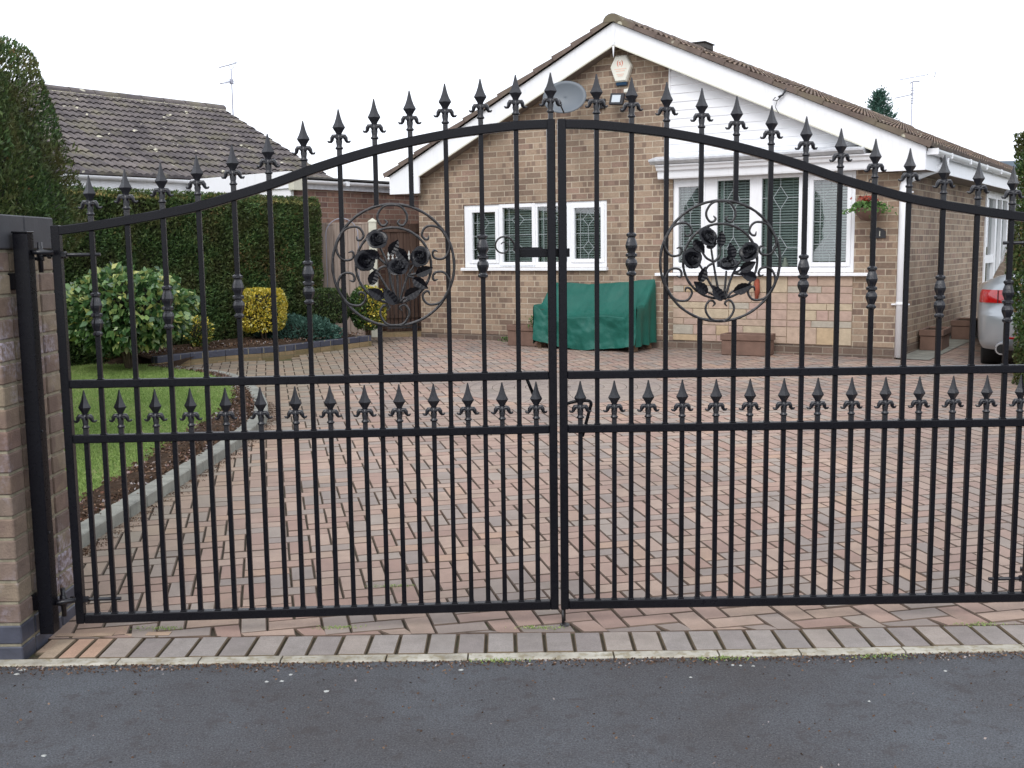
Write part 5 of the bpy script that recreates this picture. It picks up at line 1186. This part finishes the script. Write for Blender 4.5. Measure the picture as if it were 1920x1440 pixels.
b = MB(); b.poly([Vector((0, 0, 2.50)), up*sl+Vector((0, 0, 2.50)), up*sl+Vector((0, 0, 2.36)), Vector((0, 0, 2.36))]); b.build('verge_board', M['white'], nb_)
# flat-roofed garage wing
K0 = Vector((-4.72, 16.3, 0)); F1 = Vector((.779, -.627, 0)); Kc = K0+F1*2.22; ext = empty('garage', Kc); tag(ext, 'flat-roofed brick garage with white fascia joined to the neighbouring bungalow', 'garage')
fx = lambda x, y, z: F1*(-x)+ND*y+Vector((0, 0, z))
b = MB(fx); b.box((.05, .05, 0), (2.2, 5.2, 2.28)); b.build('wall', M['nbrick'], ext)
b = MB(fx); b.box((0, -.06, 2.27), (2.25, 0.04, 2.50)); b.build('front_fascia', M['white'], ext)
b = MB(fx); b.box((0, -.03, 2.155), (2.2, 0.02, 2.268)); b.build('lintel_board', M['cladding'], ext)
b = MB(fx); b.box((-.11, -.07, 2.24), (-.001, .12, 2.42), None, .006); b.build('fascia_end_box', M['postcream'], ext)
b = MB(fx); b.box((-.02, .13, 2.27), (.05, 5.2, 2.34)); b.build('side_fascia', M['lead'], ext)
b = MB(fx); gutter(b, -.075, 2.385, .13, 5.2, .05)
for yy in (.9, 2.0, 3.1): b.box((-.13, yy, 2.33), (-.02, yy+.05, 2.392))
b.build('gutter', M['white'], ext)
b = MB(fx); b.box((-.03, -.03, 2.42), (2.2, 5.2, 2.44)); b.build('flat_roof', M['greycap'], ext)
# left tv aerial
base = D(437, 214, 20.9)
ta = empty('tv_aerial', (base.x, base.y, base.z-.3)); tag(ta, 'tall thin TV aerial on the ridge of the neighbouring bungalow', 'aerial')
k = 20.9/2000
def A2(x, y, dy=0.): return ((x-437)*k, dy, (214-y)*k+.3)
b = MB(); b.tube([(0, 0, 0), A2(437, 134)], .011, 6); b.build('mast', M['alu'], ta)
b = MB(); b.tube([A2(421, 134, -.2), A2(442, 120, .2)], .011, 5); b.tube([A2(433, 127), A2(436, 134), A2(441, 132), A2(442, 120, .1)], .006, 5)
for (x0, y0, x1, y1) in ((440,110,440,119),(440,119,462,119),(440,110,462,110),(440,114.5,462,114.5)): b.tube([A2(x0, y0, .2), A2(x1, y1, .2)], .004, 4)
for t in np.linspace(0, 1, 7): p_ = Vector(A2(421, 134, -.2)).lerp(Vector(A2(442, 120, .2)), t); b.tube([p_+Vector((-.04, .05, 0)), p_+Vector((.04, -.05, 0))], .003, 4)
b.build('upper_array', M['alu'], ta)
b = MB()
for (x0, y0, x1, y1) in ((426.5,151,447.5,151),(426.5,155.5,447.5,155.5),(426.5,160,447.5,160),(426.5,151,426.5,160),(447.5,151,447.5,160)): b.tube([A2(x0, y0), A2(x1, y1)], .004, 4)
b.tube([A2(423, 164, -.3), A2(437, 156)], .011, 5); b.box((-.035, -.03, (214-160)*k+.3), (.03, .03, (214-152)*k+.3), None, .006); b.build('lower_array', M['alu'], ta)
# right tv aerial
Y = 27.; base = D(1708, 250, Y); k2 = Y/2000*1.04; tb = empty('tv_aerial', (base.x, Y, 0)); tag(tb, 'TV aerial standing beyond the right side of the bungalow roof', 'aerial')
def A3(x, y, dy=0.): return ((x-1708)*k2, dy, base.z+(250-y)*k2)
b = MB(); b.tube([(0, 0, 0), A3(1708, 163)], .014, 6); b.build('mast', M['alu'], tb)
b = MB(); b.tube([A3(1677, 161, -.3), A3(1743, 146, .3)], .008, 5)
for t in np.linspace(0, 1, 14): p_ = Vector(A3(1677, 161, -.3)).lerp(Vector(A3(1743, 146, .3)), t); b.tube([p_+Vector((0, -.07, -.035)), p_+Vector((0, .07, .035))], .003, 4)
b.tube([A3(1743, 145), A3(1748, 146), A3(1746, 154)], .010, 5); b.build('upper_array', M['alu'], tb)
b = MB(); b.tube([A3(1703, 164), A3(1709, 161), A3(1720, 161)], .014, 5); b.build('clamp', M['alu'], tb)
b = MB(); b.tube([A3(1673, 191, -.2), A3(1708, 183)], .012, 5)
for y in (172, 176, 181, 184, 190, 194, 198): b.tube([A3(1705.5, y), A3(1710.5, y)], .014, 4)
b.build('lower_array', M['alu'], tb)
# hill
b = MB(); pts = []
for i in range(41):
    x = 40+i*4; pts.append((x, D(1890, 303, 240).z*(.55+.45*math.exp(-((x-D(1895, 303, 240).x)/35)**2))+.8*noise.noise(Vector((x*.05, 0, 0)))))
a = [b.p((x, 240, z)) for x, z in pts]; c_ = [b.p((x, 226, -2)) for x, z in pts]; d_ = [b.p((x, 330, -2)) for x, z in pts]
for i in range(40): b.face([c_[i], c_[i+1], a[i+1], a[i]], None, True); b.face([a[i], a[i+1], d_[i+1], d_[i]], None, True)
tag(b.build('hill', M['hill']), kind='structure')

# ================================================================== CAR
th = R(23); crn = G(1838, 700); crn = Vector((4.675, 10.65, 0)); right = Vector((math.cos(th), -math.sin(th), 0)); CW = .875
cpos = crn+right*CW; car = empty('parked_car', (cpos.x, cpos.y, gz(10.9)), -th); tag(car, 'silver saloon car parked beside the bungalow, rear towards the gates', 'car')
def sect(y, hw_, zb, zs_, zt, n=.5, pw=4.): return (y, hw_, zb, zs_, zt, pw)
secs = [(.50, .86, .26, .60, .985, 3.6), (.7, .875, .23, .62, .985, 4.), (1.1, .88, .23, .62, .98, 4.4), (2.4, .88, .23, .62, .95, 4.4), (3.4, .88, .24, .62, .93, 4.2), (4.1, .86, .26, .66, .88, 3.8), (4.45, .78, .32, .6, .76, 3.2), (4.56, .62, .38, .58, .68, 3.)]
b = MB(); rings = []; NS = 40
for (y, hw_, zb, zm, zt, pw) in secs:
    ring = []
    for i in range(NS):
        a = 2*math.pi*i/NS; c, s_ = math.cos(a), math.sin(a); pq = 2.7 if s_ > 0 else pw; rr = (abs(c)**pq+abs(s_)**pq)**(-1/pq); x = hw_*c*rr; h = s_*rr; z = zm+(zt-zm)*h if h > 0 else zm+(zm-zb)*h
        if h > 0: x *= 1-.04*h*h*abs(c)
        ring.append(b.p((x, y, z)))
    rings.append(ring)
for i in range(len(rings)-1):
    for k_ in range(NS): b.face([rings[i][k_], rings[i][(k_+1) % NS], rings[i+1][(k_+1) % NS], rings[i+1][k_]], None, True)
b.face(rings[0][::-1], None, True); b.face(rings[-1], None, True); body = b.build('body', M['car'], car)
b = MB(); gsec = [(.95, .50, .97, .99), (1.3, .54, .96, 1.20), (1.6, .56, .95, 1.34), (2.4, .58, .94, 1.36), (2.9, .60, .93, 1.28), (3.5, .64, .90, .93)]; rings = []
for (y, hw_, zb, zt) in gsec: rings.append([b.p(q) for q in ((-hw_-.05, y, zb-.05), (-hw_-.03, y, zb+(zt-zb)*.3), (-hw_, y, zb+(zt-zb)*.8), (-hw_+.12, y, zt), (0, y, zt+.02), (hw_-.12, y, zt), (hw_, y, zb+(zt-zb)*.8), (hw_+.03, y, zb+(zt-zb)*.3), (hw_+.05, y, zb-.05))])
for i in range(5):
    for k_ in range(8): b.face([rings[i][k_], rings[i+1][k_], rings[i+1][k_+1], rings[i][k_+1]], None, True)
b.build('glasshouse', M['carglass'], car)
b = MB(); b.poly([(-.45, 1.62, 1.365), (.45, 1.62, 1.365), (.45, 2.7, 1.385), (-.45, 2.7, 1.385)]); b.slab([(-.45, 1.6), (.45, 1.6), (.45, 2.4), (-.45, 2.4)], 1.35, 1.38); b.build('roof', M['car'], car)
def lerp_t(tab, z):
    for i in range(len(tab)-1):
        if z <= tab[i+1][0]: t = (z-tab[i][0])/(tab[i+1][0]-tab[i][0]); return tab[i][1]+(tab[i+1][1]-tab[i][1])*t
    return tab[-1][1]
HWT = [(.22, .83), (.28, .865), (.45, .88), (.72, .88), (.80, .872), (.85, .85), (.90, .80), (.95, .71), (.985, .58), (1.0, .40)]
YRT = [(.22, .10), (.26, .04), (.34, .008), (.5, 0.), (.575, .008), (.60, .04), (.64, .06), (.72, .07), (.84, .095), (.92, .13), (.965, .19), (.99, .30), (1.0, .50)]
def rear(x, z, off=0.):
    hw_ = lerp_t(HWT, z); y0 = lerp_t(YRT, z); t = min(1., abs(x)/hw_); return y0+(.52-y0*.6)*(1-(1-t**3.4)**(1/2.6))-off
def rearpt(u, z, off=0.):
    """u -1..1, angle-like so that the corner is sampled densely"""
    hw_ = lerp_t(HWT, z); a = u*math.pi/2; x = hw_*math.copysign(abs(math.sin(a))**.75, a); return (x*(1+off/hw_*.6), rear(x, z, off), z)
b = MB(); zs_ = [.22, .24, .26, .30, .34, .40, .46, .52, .56, .578, .588, .60, .615, .64, .68, .72, .76, .80, .83, .86, .885, .91, .93, .95, .965, .978, .988, .995, 1.0]; NUc = 56
gg = [[b.p(rearpt(-1+2*i/NUc, z)) for i in range(NUc+1)] for z in zs_]
for j in range(len(zs_)-1):
    for i in range(NUc): b.face([gg[j][i], gg[j][i+1], gg[j+1][i+1], gg[j+1][i]], None, True)
b.build('rear_panel', M['car'], car)
def xu(x, z): hw_ = lerp_t(HWT, z); return math.copysign(math.asin(min(1, (abs(x)/hw_)**(1/.75)))/(math.pi/2), x)
for sx in (-1, 1):
    b = MB(); z0c, z1c = .695, .825; rows = []
    for j in range(9):
        z = z0c+(z1c-z0c)*j/8; xin = .56+.03*(j/8); xo = lerp_t(HWT, z)*.985; rows.append([b.p(rearpt(sx*xu_, z, .010+.004*math.sin(math.pi*j/8))) for xu_ in [xu(xin+(xo-xin)*k/18, z) for k in range(19)]])
    for j in range(8):
        for k in range(18): q = [rows[j][k], rows[j][k+1], rows[j+1][k+1], rows[j+1][k]]; b.face(q if sx > 0 else q[::-1], None, True)
    tl_ = b.build('tail_light', M['tail'], car)
    b = MB(); rows = [[b.p(rearpt(sx*xu(.70+dx, z0c+(z1c-z0c)*j/6), z0c+(z1c-z0c)*j/6, .018)) for dx in (-.004, .004)] for j in range(7)]
    for j in range(6): b.face([rows[j][0], rows[j][1], rows[j+1][1], rows[j+1][0]])
    b.build('divider', M['rubber'], tl_)
    b = MB(); rows = [[b.p(rearpt(sx*xu(.60+dx, z), z, .004)) for dx in (-.003, .003)] for z in (.60, .64, .68, .72, .76, .80, .84, .88, .92, .95)]
    for j in range(9): b.face([rows[j][0], rows[j][1], rows[j+1][1], rows[j+1][0]])
    b.build('boot_shut_line', M['rubber'], car)
for sx in (-1, 1):
    for y in (.95, 3.62):
        w_ = empty('wheel', (sx*.73, y, .315), 0, car); b = MB(lambda x, y_, z: Vector((z, x, y_))); b.lathe([(.22, -.09), (.30, -.10), (.315, -.08), (.315, .08), (.30, .10), (.22, .09)], 24); b.build('tyre', M['rubber'], w_); b = MB(lambda x, y_, z: Vector((z, x, y_))); b.lathe([(.06, -.085), (.20, -.08), (.22, -.088), (.22, .088), (.20, .08), (.06, .085)], 20); b.build('rim', M['chrome'], w_)
b = MB(); b.tube([(-.66, -.03, .25), (-.66, .25, .25)], [.06, .058], 18); ex = b.build('exhaust_pipe', M['chrome'], car); b = MB(); b.tube([(-.66, -.033, .25), (-.66, -.0305, .25)], .046, 16); b.build('bore', M['rubber'], ex)
b = MB(); b.box((-.62, .4, .20), (.62, .5, .33), None, .02); b.box((-.68, .55, .18), (.68, 4.3, .28)); b.build('underbody', M['rubber'], car)
b = MB(); b.box((-.62, -.014, .345), (-.40, .006, .37), None, .005); b.build('reflector', M['tail'], car)


# scattered pale bits on the road
random.seed(5)
for (px, py, s_) in ((42,1256,.014),(32,1264,.012),(612,1296,.012),(500,1278,.010),(528,1277,.010),(545,1265,.009),(82,1417,.010),(1374,1247,.008),(1388,1248,.007),(1412,1249,.007),(1630,1315,.006),(1772,1258,.008),(865,1256,.010),(1295,1240+30,.006)):
    P = D(px, py, 2.0); d = ray(px, py); P = CAM+d*((-.0045-H)/d.z); b = MB(); n_ = 7; ring = [b.p((s_*random.uniform(.6, 1.1)*math.cos(2*math.pi*i/n_), s_*.8*random.uniform(.6, 1.1)*math.sin(2*math.pi*i/n_), 0)) for i in range(n_)]; c2 = b.p((0, 0, .0035))
    for i in range(n_): b.face([ring[i], ring[(i+1) % n_], c2])
    o = b.build('pale_fleck', M['debris'], None, P); tag(o, 'tiny pale fleck lying on the dark road surface', 'debris', 'pale flecks on the road')

# ================================================================== LIGHT, WORLD, CAMERA
w = bpy.data.worlds.new('World'); sc.world = w; w.use_nodes = True; nt = w.node_tree; bg = nt.nodes['Background']
sky = nt.nodes.new('ShaderNodeTexSky'); sky.sky_type = 'NISHITA'; sky.sun_disc = False; sky.sun_elevation = R(42); sky.sun_rotation = R(200); sky.dust_density = 4.; sky.air_density = 1.
mx = nt.nodes.new('ShaderNodeMix'); mx.data_type = 'RGBA'; mx.inputs[0].default_value = .86; nt.links.new(sky.outputs[0], mx.inputs[6]); mx.inputs[7].default_value = (12.2, 12.7, 13.8, 1)
nt.links.new(mx.outputs[2], bg.inputs['Color']); bg.inputs['Strength'].default_value = .1
sl_ = bpy.data.lights.new('sun', 'SUN'); sl_.energy = .9; sl_.angle = R(25); sl_.color = (1, .98, .96); so = bpy.data.objects.new('sun', sl_); col.objects.link(so)
el, az = R(42), R(200); dv = Vector((math.sin(az)*math.cos(el), math.cos(az)*math.cos(el), math.sin(el))); so.rotation_euler = dv.to_track_quat('Z', 'Y').to_euler()
cd = bpy.data.cameras.new('camera'); co = bpy.data.objects.new('camera', cd); col.objects.link(co); sc.camera = co
cd.sensor_fit = 'HORIZONTAL'; cd.sensor_width = 36; cd.lens = F/1920*36; cd.clip_end = 1000; cd.clip_start = .05
mw = Matrix(((Rv.x, Uv.x, -Fw.x, CAM.x), (Rv.y, Uv.y, -Fw.y, CAM.y), (Rv.z, Uv.z, -Fw.z, CAM.z), (0, 0, 0, 1))); co.matrix_world = mw
sc.view_settings.view_transform = 'Standard'; sc.view_settings.look = 'None'; sc.view_settings.exposure = .42; sc.view_settings.gamma = 1.
sc.render.engine = 'CYCLES'; sc.render.resolution_x = 1024; sc.render.resolution_y = 768
